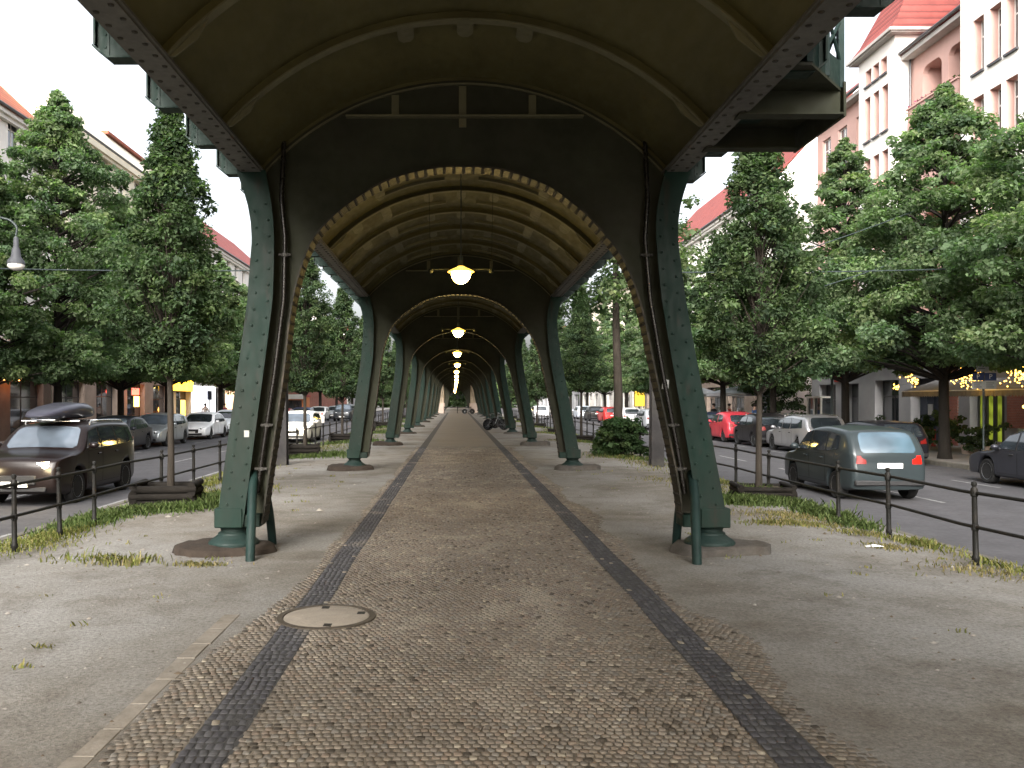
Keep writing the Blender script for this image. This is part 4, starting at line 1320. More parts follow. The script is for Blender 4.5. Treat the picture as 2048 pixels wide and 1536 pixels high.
# ------------------------------------------------------------------ dark posts
for x, y, lb in ((PX(562.5, 24.7), 24.7, 'dark square steel post behind the nearest left column'), (PX(1313, 24.7), 24.7, 'dark square steel post with yellow flaking paint by the bush')):
    t = thing('steel_post', lb, 'post', (x, y, -.02), 0, 'tall dark posts either side of the path')
    m = MB(); w0, w1 = .185, .14
    for (a, b_, c, d_) in ((-1, 1, -1, -.86), (-1, 1, .86, 1), (-.10, .10, -.86, .86)):
        vs = []
        for z, ww in ((0, w0), (6.4, w1)):
            for xx, yy in ((a, c), (b_, c), (b_, d_), (a, d_)): vs.append((xx * ww, yy * ww, z))
        m.add(vs, [(0, 1, 2, 3), (4, 5, 6, 7), (0, 1, 5, 4), (1, 2, 6, 5), (2, 3, 7, 6), (3, 0, 4, 7)])
    m.build('shaft', M['postmetal'], t)
    m = MB(); m.cbox(-.17, .17, -.17, .17, 6.4, 6.5, .02); m.build('cap', M['postmetal'], t)
    if x > 0:
        m = MB(); rr = random.Random(8)
        for k in range(34):
            z = rr.choice([rr.uniform(1.75, 2.2), rr.uniform(1.75, 2.2), rr.uniform(2.3, 3.3)]); xx = rr.uniform(-.12, .13); r_ = rr.uniform(.015, .05)
            ww = w0 - (w0 - w1) * z / 6.4
            n_ = 7; m.prism([(xx + r_ * rr.uniform(.6, 1.2) * math.cos(6.28 * q / n_), z + r_ * 1.3 * rr.uniform(.6, 1.2) * math.sin(6.28 * q / n_)) for q in range(n_)], -ww - .004, -ww + .004)
        m.build('flaking_paint', paint('yellow_flaked_paint', (.20, .17, .06), .9, .3, 12, .2), t)

# span wires crossing the street and street lamp at the left edge
for (p0, p1, lb) in (((-24.2, 24.75, 6.3), (PX(562.5, 24.7) + .0, 24.75, 5.6), 'thin span wire running from the left houses to the dark left post'),
                     ((PX(1313, 24.7), 24.75, 5.55), (24.2, 24.75, 6.3), 'thin span wire running from the dark right post across the right road')):
    m = MB(); a, b_ = Vector(p0), Vector(p1)
    m.tube([tuple(a.lerp(b_, i / 12) - Vector((0, 0, .25 * math.sin(math.pi * i / 12)))) for i in range(13)], .018, 6)
    tag(m.build('span_wire', M['lampiron']), lb, 'wire', 'wires spanning the street')
for z0, z1, lb in ((11.2, 8.2, 'upper thin cable slanting past the pink facade on the right'), (9.6, 6.9, 'lower thin cable slanting past the trees on the right')):
    m = MB(); a = Vector((22.0, 27, z0)); b_ = Vector((9, 27.5, z1 - 2.2))
    m.tube([tuple(a.lerp(b_, i / 12) - Vector((0, 0, .3 * math.sin(math.pi * i / 12)))) for i in range(13)], .016, 6)
    tag(m.build('overhead_cable', M['lampiron']), lb, 'cable', 'overhead cables on the right')
d = 22.0; lx, lz = PX(32, d), PZ(520, d)
t = thing('street_lamp', 'street lamp hanging from a curved black arm at the left edge of the picture', 'street lamp', (-15.9, d, PAVZ))
m = MB(); m.lathe([(.11, 0), (.11, .5), (.075, .6), (.065, 3), (.05, lz + 1.2)], 12); m.build('pole', M['lampiron'], t, 40)
px_ = lx + 15.9
m = MB(); m.tube(catmull([(0, 0, lz + 1.0), (px_ * .5, 0, lz + 1.28), (px_ - .5, 0, lz + 1.22), (px_ - .02, 0, lz + 1.02), (px_, 0, lz + .74)], 6), .028, 8); m.build('arm', M['lampiron'], t, 60)
m = MB(); m.lathe([(.03, .74), (.06, .70), (.065, .48), (.10, .40), (.12, .22), (.20, .12), (.215, .03), (.15, .02)], 20, (px_, 0, lz - .02)); m.build('lamp_housing', paint('lamp_housing_grey', (.055, .058, .065), .6, .1, 6, 0), t, 40)
m = MB(); m.lathe([(.20, .045), (.205, -.02), (.17, -.08), (.09, -.12), (1e-6, -.13)], 20, (px_, 0, lz - .02)); m.build('lamp_bowl', M['opal'], t, 60)

# ------------------------------------------------------------------ cars
TYPES = {
    # upper outline front to rear in (fraction of length from the front, height in m for H = 1.5)
    'hatch': dict(o=[(.015, .24), (0, .36), (.0, .52), (.012, .66), (.05, .75), (.14, .86), (.255, .95), (.335, 1.20), (.415, 1.40), (.50, 1.475), (.64, 1.50), (.80, 1.465), (.90, 1.40), (.955, 1.18), (.985, .98), (.992, .80), (1.0, .62), (1.0, .42), (.988, .26)],
                  ws=(6.15, 8.05), rw=(12.1, 13.95), belt=.95, side=[[(.30, .97, .395, 1.33), (.475, .97, .475, 1.40)], [(.49, .97, .49, 1.40), (.70, .99, .69, 1.395)], [(.715, .99, .705, 1.39), (.86, 1.06, .845, 1.33)]]),
    'wagon': dict(o=[(.015, .24), (0, .36), (.0, .52), (.010, .64), (.04, .72), (.13, .84), (.265, .93), (.335, 1.16), (.40, 1.36), (.48, 1.45), (.62, 1.50), (.80, 1.475), (.915, 1.42), (.965, 1.15), (.99, .98), (.994, .80), (1.0, .62), (1.0, .42), (.988, .26)],
                  ws=(6.15, 8.05), rw=(12.1, 13.9), belt=.93, side=[[(.305, .95, .385, 1.29), (.46, .95, .465, 1.375)], [(.475, .95, .48, 1.375), (.655, .97, .65, 1.39)], [(.67, .97, .665, 1.385), (.905, 1.03, .875, 1.33)]]),
    'suv': dict(o=[(.02, .26), (0, .38), (.0, .60), (.008, .76), (.03, .86), (.12, .93), (.235, 1.0), (.30, 1.22), (.365, 1.40), (.44, 1.475), (.62, 1.50), (.82, 1.48), (.93, 1.44), (.972, 1.20), (.992, 1.0), (.995, .80), (1.0, .62), (1.0, .42), (.985, .26)],
                ws=(6.1, 8.05), rw=(12.1, 13.9), belt=1.0, side=[[(.275, 1.01, .35, 1.34), (.455, 1.01, .455, 1.40)], [(.47, 1.01, .47, 1.40), (.67, 1.02, .66, 1.41)], [(.685, 1.02, .675, 1.41), (.93, 1.06, .90, 1.36)]]),
    'mini': dict(o=[(.02, .24), (0, .36), (.0, .52), (.02, .68), (.07, .80), (.16, .90), (.235, .96), (.315, 1.20), (.40, 1.40), (.50, 1.485), (.62, 1.50), (.76, 1.45), (.87, 1.34), (.94, 1.14), (.975, .98), (.985, .80), (1.0, .62), (1.0, .42), (.985, .26)],
                 ws=(6.15, 8.05), rw=(12.0, 13.8), belt=.96, side=[[(.29, .98, .38, 1.32), (.56, .98, .555, 1.405)], [(.59, 1.0, .585, 1.395), (.80, 1.06, .76, 1.33)]]),
    'sedan': dict(o=[(.015, .24), (0, .36), (.0, .50), (.010, .62), (.04, .70), (.14, .82), (.275, .92), (.36, 1.18), (.43, 1.38), (.50, 1.46), (.60, 1.50), (.70, 1.46), (.765, 1.37), (.85, 1.10), (.90, 1.03), (.985, .98), (1.0, .72), (1.0, .42), (.988, .26)],
                  ws=(6.15, 8.05), rw=(12.1, 13.6), belt=.93, side=[[(.325, .95, .415, 1.31), (.49, .95, .495, 1.395)], [(.505, .95, .51, 1.395), (.69, .97, .675, 1.37)], [(.70, .97, .688, 1.36), (.80, 1.01, .765, 1.26)]]),
}
wheel_cache = {}


def wheel_meshes(r):
    if r in wheel_cache: return wheel_cache[r]
    m = MB(); m.lathe([(r * .66, -.085), (r * .90, -.10), (r * .985, -.075), (r, -.03), (r, .03), (r * .985, .075), (r * .90, .10), (r * .66, .085)], 28, axis='y')
    ty = m.mesh('wheel', M['tyre'], 40)
    m = MB(); m.lathe([(r * .67, .03), (r * .66, .088), (r * .61, .075), (r * .60, .02)], 28, axis='y')
    for k in range(5):
        a = 2 * math.pi * k / 5; ca, sa = math.cos(a), math.sin(a)
        for w0, w1, h in ((.055, .085, .07),):
            pts = []
            for rr, w_ in ((r * .12, w0), (r * .63, w1)):
                for sgn in (-1, 1):
                    for yy in (.03, h): pts.append((ca * rr - sa * sgn * w_ / 2, yy, sa * rr + ca * sgn * w_ / 2))
            m.add(pts, [(0, 1, 3, 2), (4, 5, 7, 6), (0, 1, 5, 4), (2, 3, 7, 6), (1, 3, 7, 5), (0, 2, 6, 4)])
    m.lathe([(r * .16, .03), (r * .15, .075), (1e-6, .08)], 14, axis='y')
    m.lathe([(r * .66, .0), (1e-6, .005)], 20, axis='y', mi=1)
    ri = m.mesh('rim', [M['rim'], M['under']], 40)
    wheel_cache[r] = (ty, ri)
    return wheel_cache[r]


def car(kind, label, loc, heading, L, W, H, typ, col, metal=0., lights=None, group=None, r=.315, plate=True, rails=False, doors=(.30, .475, .70), seam=True, grille=True, glass='glass'):
    """heading: direction of the bonnet, rotation about z (0 = +x)"""
    T = TYPES[typ]; k = H / 1.5
    root = thing(kind, label, 'car', loc, heading, group)
    pnt = car_paint('paint_' + kind, col, metal)
    up = [(L / 2 - u * L, z * k) for u, z in T['o']]
    belt = T['belt'] * k
    Rr = .085

    def hw(x, z):
        e = max(0, (abs(x) - (L / 2 - .85)) / .85)
        p = 1 - .13 * e ** 2.2
        if z > belt: tb = 1 - .175 * ((z - belt) / (H - belt)) ** 1.15
        else: tb = 1 - .045 * ((belt * .72 - z) / (belt * .72)) ** 2
        return W / 2 * p * tb

    # outline
    cu = catmull(up, 6)
    z0 = .21
    wf, wr_ = L / 2 - .84 * L / 4.2, -L / 2 + .78 * L / 4.2
    Ra = r + .06
    low = []
    def arch(xc):
        a0 = math.asin((z0 - r) / Ra)
        return [(xc + Ra * math.cos(a), r + Ra * math.sin(a)) for a in np.linspace(math.pi - a0, a0, 15)]
    low += [(wr_ - Ra - .12, z0 + .02)] + arch(wr_) + [(x, z0) for x in np.linspace(wr_ + Ra + .1, wf - Ra - .1, 8)] + arch(wf) + [(wf + Ra + .08, z0 + .02)]
    nU = len(cu)
    loop = cu + low
    n = len(loop)
    zc = belt * .86
    # side pillow
    rings = [0, .012, .035, .06, Rr]
    fr = [.25, .5, .75, 1.0]
    pts = []; idx = np.zeros((n, len(rings) + len(fr)), int)
    for i, (x, z) in enumerate(loop):
        cxp = max(-L / 2 + .72, min(L / 2 - .72, x)); czp = zc
        dx, dz = cxp - x, czp - z; D = math.hypot(dx, dz) + 1e-6
        ds = rings + [Rr + (D - Rr) * q for q in fr]
        for j, dd in enumerate(ds):
            t = min(1, dd / D); px, pz = x + dx * t, z + dz * t
            y = hw(px, pz) - Rr + math.sqrt(max(0, Rr * Rr - max(0, Rr - dd) ** 2))
            idx[i, j] = len(pts); pts.append((px, y, pz))
    body = MB(); nr = len(rings) + len(fr)
    fs = [(idx[i, j], idx[(i + 1) % n, j], idx[(i + 1) % n, j + 1], idx[i, j + 1]) for i in range(n) for j in range(nr - 1)]
    body.add(pts, fs); body.add([(a, -b, c) for a, b, c in pts], fs)
    cu_np = np.array(cu)

    def strap_pt(i, t, off=0.0):
        """point on the top strap at curve index i (float) and t across (-1..1)"""
        i = max(0, min(nU - 1.001, i)); a = int(i); f = i - a
        p = cu_np[a] * (1 - f) + cu_np[a + 1] * f
        tg = cu_np[min(nU - 1, a + 2)] - cu_np[max(0, a - 1)]; tg = tg / (np.linalg.norm(tg) + 1e-9)
        nx_, nz_ = tg[1], -tg[0]
        if tg[0] > 0 or True: nx_, nz_ = (tg[1], -tg[0])
        # outward: away from the middle of the car
        if nx_ * (p[0]) * .25 + nz_ * (p[1] - zc) < 0: nx_, nz_ = -nx_, -nz_
        ye = hw(p[0], p[1]) - Rr
        cr = .035 * (1 - t * t) + off
        return (p[0] + nx_ * cr, t * ye, p[1] + nz_ * cr)
    TS = np.linspace(-1, 1, 11)
    sp = [strap_pt(i, t) for i in range(nU) for t in TS]
    body.add(sp, [(i * 11 + j, i * 11 + j + 1, (i + 1) * 11 + j + 1, (i + 1) * 11 + j) for i in range(nU - 1) for j in range(10)])
    lw = [cu[-1]] + low + [cu[0]]
    sp = [(x, t * (hw(x, z) - Rr), z) for x, z in lw for t in (-1, 1)]
    body.add(sp, [(i * 2, i * 2 + 1, i * 2 + 3, i * 2 + 2) for i in range(len(lw) - 1)], 1)
    bo = body.build('body', [pnt, M['under']], root, 42)

    def strap_patch(nm, i0, i1, t0, t1, mat, off=.006, parent=root, nn=9, round_=.12):
        m = MB(); g_ = []
        for a in np.linspace(0, 1, nn):
            for b in np.linspace(0, 1, nn):
                sh = 1 - round_ * abs(2 * a - 1) ** 6
                tm, th = (t0 + t1) / 2, (t1 - t0) / 2
                g_.append(strap_pt((i0 + (i1 - i0) * a) * 6, tm + th * sh * (2 * b - 1), off))
        m.add(g_, [(p * nn + q, p * nn + q + 1, (p + 1) * nn + q + 1, (p + 1) * nn + q) for p in range(nn - 1) for q in range(nn - 1)])
        return m.build(nm, mat, parent, 50)
    strap_patch('windscreen', T['ws'][0], T['ws'][1], -.93, .93, M[glass])
    strap_patch('rear_window', T['rw'][0], T['rw'][1], -.86, .86, M['glassblue' if lights == 'tail' else 'glass'])

    def side_patch(nm, q, mat, off, sgn, parent=root, nn=7, grow=0.0):
        (xa, za, xb, zb), (xc_, zc_, xd, zd) = q   # front edge bottom/top, rear edge bottom/top
        A, B, C_, D_ = [np.array((L / 2 - u * L, z * k)) for u, z in ((xa, za), (xb, zb), (xc_, zc_), (xd, zd))]
        if grow:
            cen = (A + B + C_ + D_) / 4
            A, B, C_, D_ = [p + (p - cen) / np.linalg.norm(p - cen) * grow for p in (A, B, C_, D_)]
        m = MB(); g_ = []
        for a in np.linspace(0, 1, nn):
            for b in np.linspace(0, 1, nn):
                p = (A * (1 - a) + C_ * a) * (1 - b) + (B * (1 - a) + D_ * a) * b
                g_.append((p[0], sgn * (hw(p[0], p[1]) + off), p[1]))
        m.add(g_, [(i * nn + j, i * nn + j + 1, (i + 1) * nn + j + 1, (i + 1) * nn + j) for i in range(nn - 1) for j in range(nn - 1)])
        return m.build(nm, mat, parent, 50)
    for sgn in (-1, 1):
        for q in T['side']:
            side_patch('window_surround', q, M['trim'], .003, sgn, bo, grow=.018)
            side_patch('side_window', q, M['glass'], .006, sgn)
        if seam:
            ds_ = doors
            for a, b in zip(ds_[:-1], ds_[1:]):
                zt = T['belt'] - .035
                q = ((a + .004, .33, a + .004, zt), (b - .004, .33, b - .004, zt))
                side_patch('door_gap', q, M['under'], .0025, sgn, bo, grow=.008)
                do = side_patch('door', q, pnt, .005, sgn)
                xh = L / 2 - (b - .035) * L; zh = (T['belt'] - .11) * k
                m = MB(); y = hw(xh, zh) + .006; m.cbox(xh - .03, xh + .12, *sorted((sgn * y, sgn * (y + .03))), zh - .015, zh + .015, .006); m.build('handle', pnt if metal < .5 else M['trim'], do)
        # mirror
        xm = L / 2 - (T['side'][0][0][0] + .025) * L; zm = (T['belt'] + .07) * k; y = hw(xm, zm)
        m = MB(); m.ball((xm, sgn * (y + .13), zm), .10, 12, 0, (.75, 1.05, .72)); m.tube([(xm - .02, sgn * (y - .02), zm - .05), (xm, sgn * (y + .09), zm - .03)], .022, 6); m.build('mirror', pnt, root, 60)

    def front_x(z, rear=False):
        seg = up[:6] if not rear else up[::-1][:7]
        zs_ = [p[1] for p in seg]; o_ = np.argsort(zs_)
        return float(np.interp(z, np.array(zs_)[o_], np.array([p[0] for p in seg])[o_]))
    # lamps
    zl = (T['o'][3][1] - .01) * k
    for sgn in (-1, 1):
        x = front_x(zl); y1 = hw(x - .12, zl) - .012; y0 = y1 - .40
        m = MB()
        vs = []
        for f_, (dx, hz) in ((0, (.035, .062)), (.45, (.03, .075)), (.8, (-.03, .08)), (1.0, (-.20, .07))):
            yy = sgn * (y0 + (y1 - y0) * f_ + (.016 if f_ > .9 else 0))
            vs += [(x + dx, yy, zl - hz), (x + dx - .03, yy, zl + hz), (x + dx - .18, yy * .97, zl + hz), (x + dx - .14, yy * .97, zl - hz)]
        m.add(vs, [(4 * i + a, 4 * i + (a + 1) % 4, 4 * i + 4 + (a + 1) % 4, 4 * i + 4 + a) for i in range(3) for a in range(4)] + [(0, 1, 2, 3), (12, 13, 14, 15)])
        lit = lights == 'head'
        h_ = m.build('headlight', M['headlens'] if lit else M['lens'], root, 40)
        m = MB(); m.ball((x + .0, sgn * (y0 + .16), zl), .062, 12, 0, (.9, 1.2, .9)); m.build('bulb', M['headlit'] if lit else M['chrome'], h_, 60)
        if lit:
            Lh = bpy.data.lights.new('headlight_glow', 'POINT'); Lh.energy = 6; Lh.color = (1, .80, .45); Lh.shadow_soft_size = .1; link('headlight_glow', Lh, root, (x + .40, sgn * (y0 + .16), zl))
        zt = ((.99 + .70) / 2) * k if typ not in ('suv',) else .98 * k
        if typ in ('wagon', 'hatch', 'mini'): zt = .86 * k
        x = front_x(zt, True); y1 = hw(x + .10, zt) - .006; y0 = y1 - (.30 if typ != 'suv' else .2)
        hh = .085 if typ != 'suv' else .17
        m = MB(); vs = []
        for f_, dx in ((0, -.035), (.6, -.03), (.9, .04), (1.0, .20)):
            yy = sgn * (y0 + (y1 - y0) * f_ + (.014 if f_ > .95 else 0))
            vs += [(x + dx, yy, zt - hh), (x + dx + .03, yy, zt + hh), (x + dx + .14, yy * .97, zt + hh), (x + dx + .14, yy * .97, zt - hh)]
        m.add(vs, [(4 * i + a, 4 * i + (a + 1) % 4, 4 * i + 4 + (a + 1) % 4, 4 * i + 4 + a) for i in range(3) for a in range(4)] + [(0, 1, 2, 3), (12, 13, 14, 15)])
        m.build('tail_light', M['taillit'] if lights == 'tail' and sgn < 0 else M['taillens'], root, 40)
    if lights == 'tail':
        pass
    if grille:
        zg = .50 * k; x = front_x(zg)
        m = MB(); m.cbox(x - .05, x + .058, -.42, .42, zg - .10, zg + .09, .02)
        for q in range(5): m.box(x + .059, x + .064, -.40, .40, zg - .08 + q * .036, zg - .07 + q * .036)
        m.build('grille', M['trim'], root, 40)
        zg = .33 * k; x = front_x(zg); m = MB(); m.cbox(x - .05, x + .052, -.6, .6, zg - .055, zg + .05, .015); m.build('air_intake', M['trim'], root, 40)
    if plate:
        x = front_x(.42 * k); m = MB(); m.cbox(x + .02, x + .075, -.26, .26, .42 * k - .055, .42 * k + .055, .006); m.build('number_plate', M['plate'], root)
        zp = .74 * k if typ not in ('sedan',) else .80 * k
        x = front_x(zp, True); m = MB(); m.cbox(x - .052, x - .02, -.26, .26, zp - .055, zp + .055, .006); m.build('number_plate', M['plate'], root)
    m = MB(); zb = .40 * k; x = front_x(zb, True); m.cbox(x - .045, x + .1, -W / 2 * .84, W / 2 * .84, zb - .07, zb + .045, .02); m.build('bumper', M['trim'] if metal < .5 else pnt, root, 40)
    if rails:
        for sgn in (-1, 1):
            m = MB(); y = hw(0, H) - .05
            m.tube(catmull([(L / 2 - .43 * L, sgn * y, H - .05), (L / 2 - .47 * L, sgn * y, H + .035), (L / 2 - .80 * L, sgn * y, H + .025), (L / 2 - .88 * L, sgn * y, H - .06)], 5), .018, 8); m.build('roof_rail', M['chrome'] if rails == 'c' else M['trim'], root, 40)
    ty, ri = wheel_meshes(r)
    for x in (wf, wr_):
        for sgn in (-1, 1):
            wv = link('wheel', ty, root, (x, sgn * (W / 2 - .125), r), 0 if sgn > 0 else math.pi); link('rim', ri, wv)
    return root


TOWARD, AWAY = R(-90), R(90)
def cx_left(near, W): return CX + near - W / 2
GPL, GPR = 'cars parked along the left kerb', 'cars parked along the right kerb'
GT = 'cars driving on the roads'
# moving
suv = car('family_car', 'dark brown estate car with lit headlights and a roof box driving on the left road', (CX - 7.75 - .9, 18.9, ROADZ), TOWARD, 4.15, 1.80, 1.62, 'suv', (.009, .0055, .005), .0, 'head', GT, r=.34, rails='c', glass='glasspale')
t = thing('roof_box', 'shiny dark roof box strapped on the dark brown estate car', 'roof box', (CX - 8.7, 18.85, ROADZ + 1.69), TOWARD)
m = MB(); vs = []; nn = 16
for i, (x, w_, h0, h1) in enumerate([(1.16, .10, .07, .09), (1.08, .24, .05, .13), (.80, .35, .02, .22), (.35, .40, .0, .31), (-.2, .41, .0, .37), (-.62, .40, .0, .36), (-.92, .36, .02, .29), (-1.04, .25, .06, .20)]):
    for j in range(nn):
        a = 2 * math.pi * j / nn; ca, sa = math.cos(a), math.sin(a)
        vs.append((x, w_ * math.copysign(abs(ca) ** .55, ca), (h0 + h1) / 2 + (h1 - h0) / 2 * math.copysign(abs(sa) ** .6, sa)))
m.add(vs, [(i * nn + j, i * nn + (j + 1) % nn, (i + 1) * nn + (j + 1) % nn, (i + 1) * nn + j) for i in range(7) for j in range(nn)] + [tuple(range(nn)), tuple(range(7 * nn, 8 * nn))])
m.build('shell', car_paint('roof_box_plastic', (.035, .034, .050), 0, .3), t, 50)
m = MB()
for x in (.45, -.45): m.tube([(x, -.62, -.03), (x, .62, -.03)], .02, 8)
m.build('crossbar', M['chrome'], t)
car('compact_van', 'blue silver compact van with a lit brake light driving away on the right road', (CX + 8.95, 19.6, ROADZ), AWAY, 3.75, 1.72, 1.52, 'hatch', (.026, .034, .037), .15, 'tail', GT, r=.30)
car('oncoming_car', 'pale cream car with headlights driving towards us on the left road behind the hornbeam', (CX - 8.1, 44.2, ROADZ), TOWARD, 4.3, 1.78, 1.55, 'wagon', (.72, .70, .64), .0, 'head', GT, glass='glasspale')
car('offroad_car', 'dark off road car far down the left road', (CX - 11.5, 88, ROADZ), TOWARD, 4.4, 1.85, 1.70, 'suv', (.02, .024, .028), .1, None, GT, r=.36, glass='glasspale')
# parked left (bonnets towards us)
P = [('parked_car', 'dark parked car mostly hidden behind the car with the roof box', 33.3, 4.5, 'sedan', (.03, .032, .04), .3, 1.45),
     ('parked_car', 'silver grey parked hatchback just left of the nearest left hornbeam', 38.6, 4.2, 'hatch', (.40, .43, .45), .55, 1.48),
     ('parked_car', 'white parked saloon with a black grille just right of the nearest left hornbeam trunk', 45.6, 4.4, 'sedan', (.80, .82, .84), 0, 1.43),
     ('parked_car', 'white parked estate car behind the white saloon', 51.5, 4.5, 'wagon', (.74, .78, .82), 0, 1.52)]
for nm, lb, yf, L, ty, c, me_, H in P:
    car(nm, lb, (CX - 13.25 - .89, yf + L / 2, ROADZ), TOWARD, L, 1.78, H, ty, c, me_, None, GPL, glass='glasspale' if c[0] < .7 else 'glass')
lc = [(.6, .62, .65), (.25, .02, .02), (.05, .07, .14), (.7, .7, .7), (.3, .32, .34), (.04, .04, .045), (.65, .66, .7)]
y = 57.5
for i in range(7):
    car('parked_car', f'{["pale grey", "dark red", "dark blue", "white", "mid grey", "black", "silver"][i]} car parked far along the left kerb', (CX - 14.14, y + 2.2, ROADZ), TOWARD, 4.3, 1.76, 1.47, ['hatch', 'sedan', 'wagon', 'hatch', 'wagon', 'sedan', 'suv'][i], lc[i], .2, None, GPL, seam=False)
    y += 9.5 if i < 3 else 12.0
# parked right (tails towards us)
P = [('parked_car', 'dark grey car parked at the right edge of the picture', 18.15, 4.5, 'wagon', (.040, .042, .052), .5, 1.44, None),
     ('parked_car', 'black estate car parked behind the blue silver van', 27.3, 4.5, 'wagon', (.014, .014, .018), .3, 1.40, None),
     ('parked_car', 'silver estate car with red tail lights parked on the right', 33.0, 4.45, 'wagon', (.36, .36, .37), .6, 1.50, None),
     ('parked_car', 'small black car parked between the silver estate and the red car', 38.2, 3.7, 'mini', (.014, .013, .015), .2, 1.48, None),
     ('parked_car', 'small rounded red car parked on the right', 42.6, 3.55, 'mini', (.42, .035, .05), .1, 1.50, None),
     ('parked_car', 'dark blue saloon parked beyond the small red car', 46.9, 4.4, 'sedan', (.02, .026, .05), .3, 1.44, None)]
for nm, lb, yr, L, ty, c, me_, H, li in P:
    car(nm, lb, (CX + 13.4 + .88, yr + L / 2, ROADZ), AWAY, L, 1.76, H, ty, c, me_, li, GPR, rails='c' if 'silver estate' in lb else False)
y = 52.5
for i in range(6):
    car('parked_car', f'{["orange", "grey", "white", "bright red", "black", "pale blue"][i]} car parked far along the right kerb', (CX + 14.28, y + 2.2, ROADZ), AWAY, 4.2, 1.76, 1.48, ['hatch', 'wagon', 'hatch', 'hatch', 'sedan', 'wagon'][i],
        [(.5, .16, .04), (.3, .32, .34), (.7, .7, .7), (.45, .03, .03), (.02, .02, .02), (.5, .55, .62)][i], .15, None, GPR, seam=False)
    y += 8.5
car('silver_car', 'silver car driving away far down the right road', (CX + 9.3, 96, ROADZ), AWAY, 4.4, 1.78, 1.5, 'wagon', (.6, .61, .64), .3, None, GT, seam=False)

# ------------------------------------------------------------------ bicycles
def bicycle(label, loc, rz, lean, col):
    t = thing('bicycle', label, 'bicycle', loc, rz, 'bicycles leaning by the right columns')
    t.rotation_euler = (R(lean), 0, rz)
    fm = paint('bicycle_frame', col, .4, .1, 8, 0)
    wm = MB(); wm.lathe([(.335, -.018), (.352, 0), (.335, .018), (.318, .012), (.318, -.012), (.335, -.018)], 32, axis='y')
    wm.lathe([(.025, -.04), (.025, .04)], 8, axis='y', mi=1)
    for k in range(18):
        a = k * math.pi / 9; wm.tube([(.02 * math.cos(a), .02 * (-1) ** k, .02 * math.sin(a)), (.32 * math.cos(a), 0, .32 * math.sin(a))], .0025, 4, 1)
    wme = wm.mesh('wheel', [M['tyre'], M['rim']], 50)
    for x in (-.52, .54): link('wheel', wme, t, (x, 0, .352))
    m = MB()
    for a, b in (((-.08, 0, .30), (-.20, 0, .86)), ((-.08, 0, .30), (.38, 0, .72)), ((-.18, 0, .80), (.37, 0, .82)), ((.37, 0, .92), (.39, 0, .68)), ((.39, 0, .68), (.54, .05, .352)), ((.39, 0, .68), (.54, -.05, .352)),
                 ((-.08, 0, .30), (-.52, .05, .352)), ((-.08, 0, .30), (-.52, -.05, .352)), ((-.18, 0, .78), (-.52, .05, .352)), ((-.18, 0, .78), (-.52, -.05, .352))): m.tube([a, b], .016, 8)
    m.build('frame', fm, t, 40)
    m = MB(); m.tube([(.20, -.30, .98), (.33, -.24, 1.02), (.37, 0, 1.0), (.33, .24, 1.02), (.20, .30, .98)], .013, 8); m.tube([(.37, 0, .90), (.37, 0, 1.0)], .014, 8); m.build('handlebar', M['rim'], t, 40)
    m = MB(); m.ball((-.22, 0, .93), .12, 10, 0, (1.1, .62, .32)); m.tube([(-.20, 0, .84), (-.21, 0, .92)], .013, 6); m.build('saddle', M['trim'], t, 60)
    m = MB(); m.lathe([(.09, -.006), (.09, .006)], 16, (-.08, .045, .30), 'y'); m.tube([(-.08, .05, .30), (.0, .07, .16)], .010, 6); m.tube([(-.08, -.05, .30), (-.16, -.07, .44)], .010, 6); m.build('crank', M['trim'], t, 40)
    m = MB(); m.cbox(-.66, -.30, -.07, .07, .755, .775, .006); m.tube([(-.62, .05, .76), (-.52, .05, .36)], .007, 5); m.tube([(-.62, -.05, .76), (-.52, -.05, .36)], .007, 5); m.build('carrier', M['trim'], t)
    return t


bicycle('dark bicycle with its front wheel turned to the path by the fifth right column', (PX(993, 53.2), 53.3, .005), R(200), 6, (.03, .03, .035))
bicycle('grey bicycle leaning close behind the dark one by the right columns', (PX(1006, 57.0), 57.0, .005), R(188), -7, (.25, .27, .28))
bicycle('black bicycle standing near the far right pier of the viaduct', (PX(937, 117), 117, .02), R(170), 4, (.02, .02, .02))


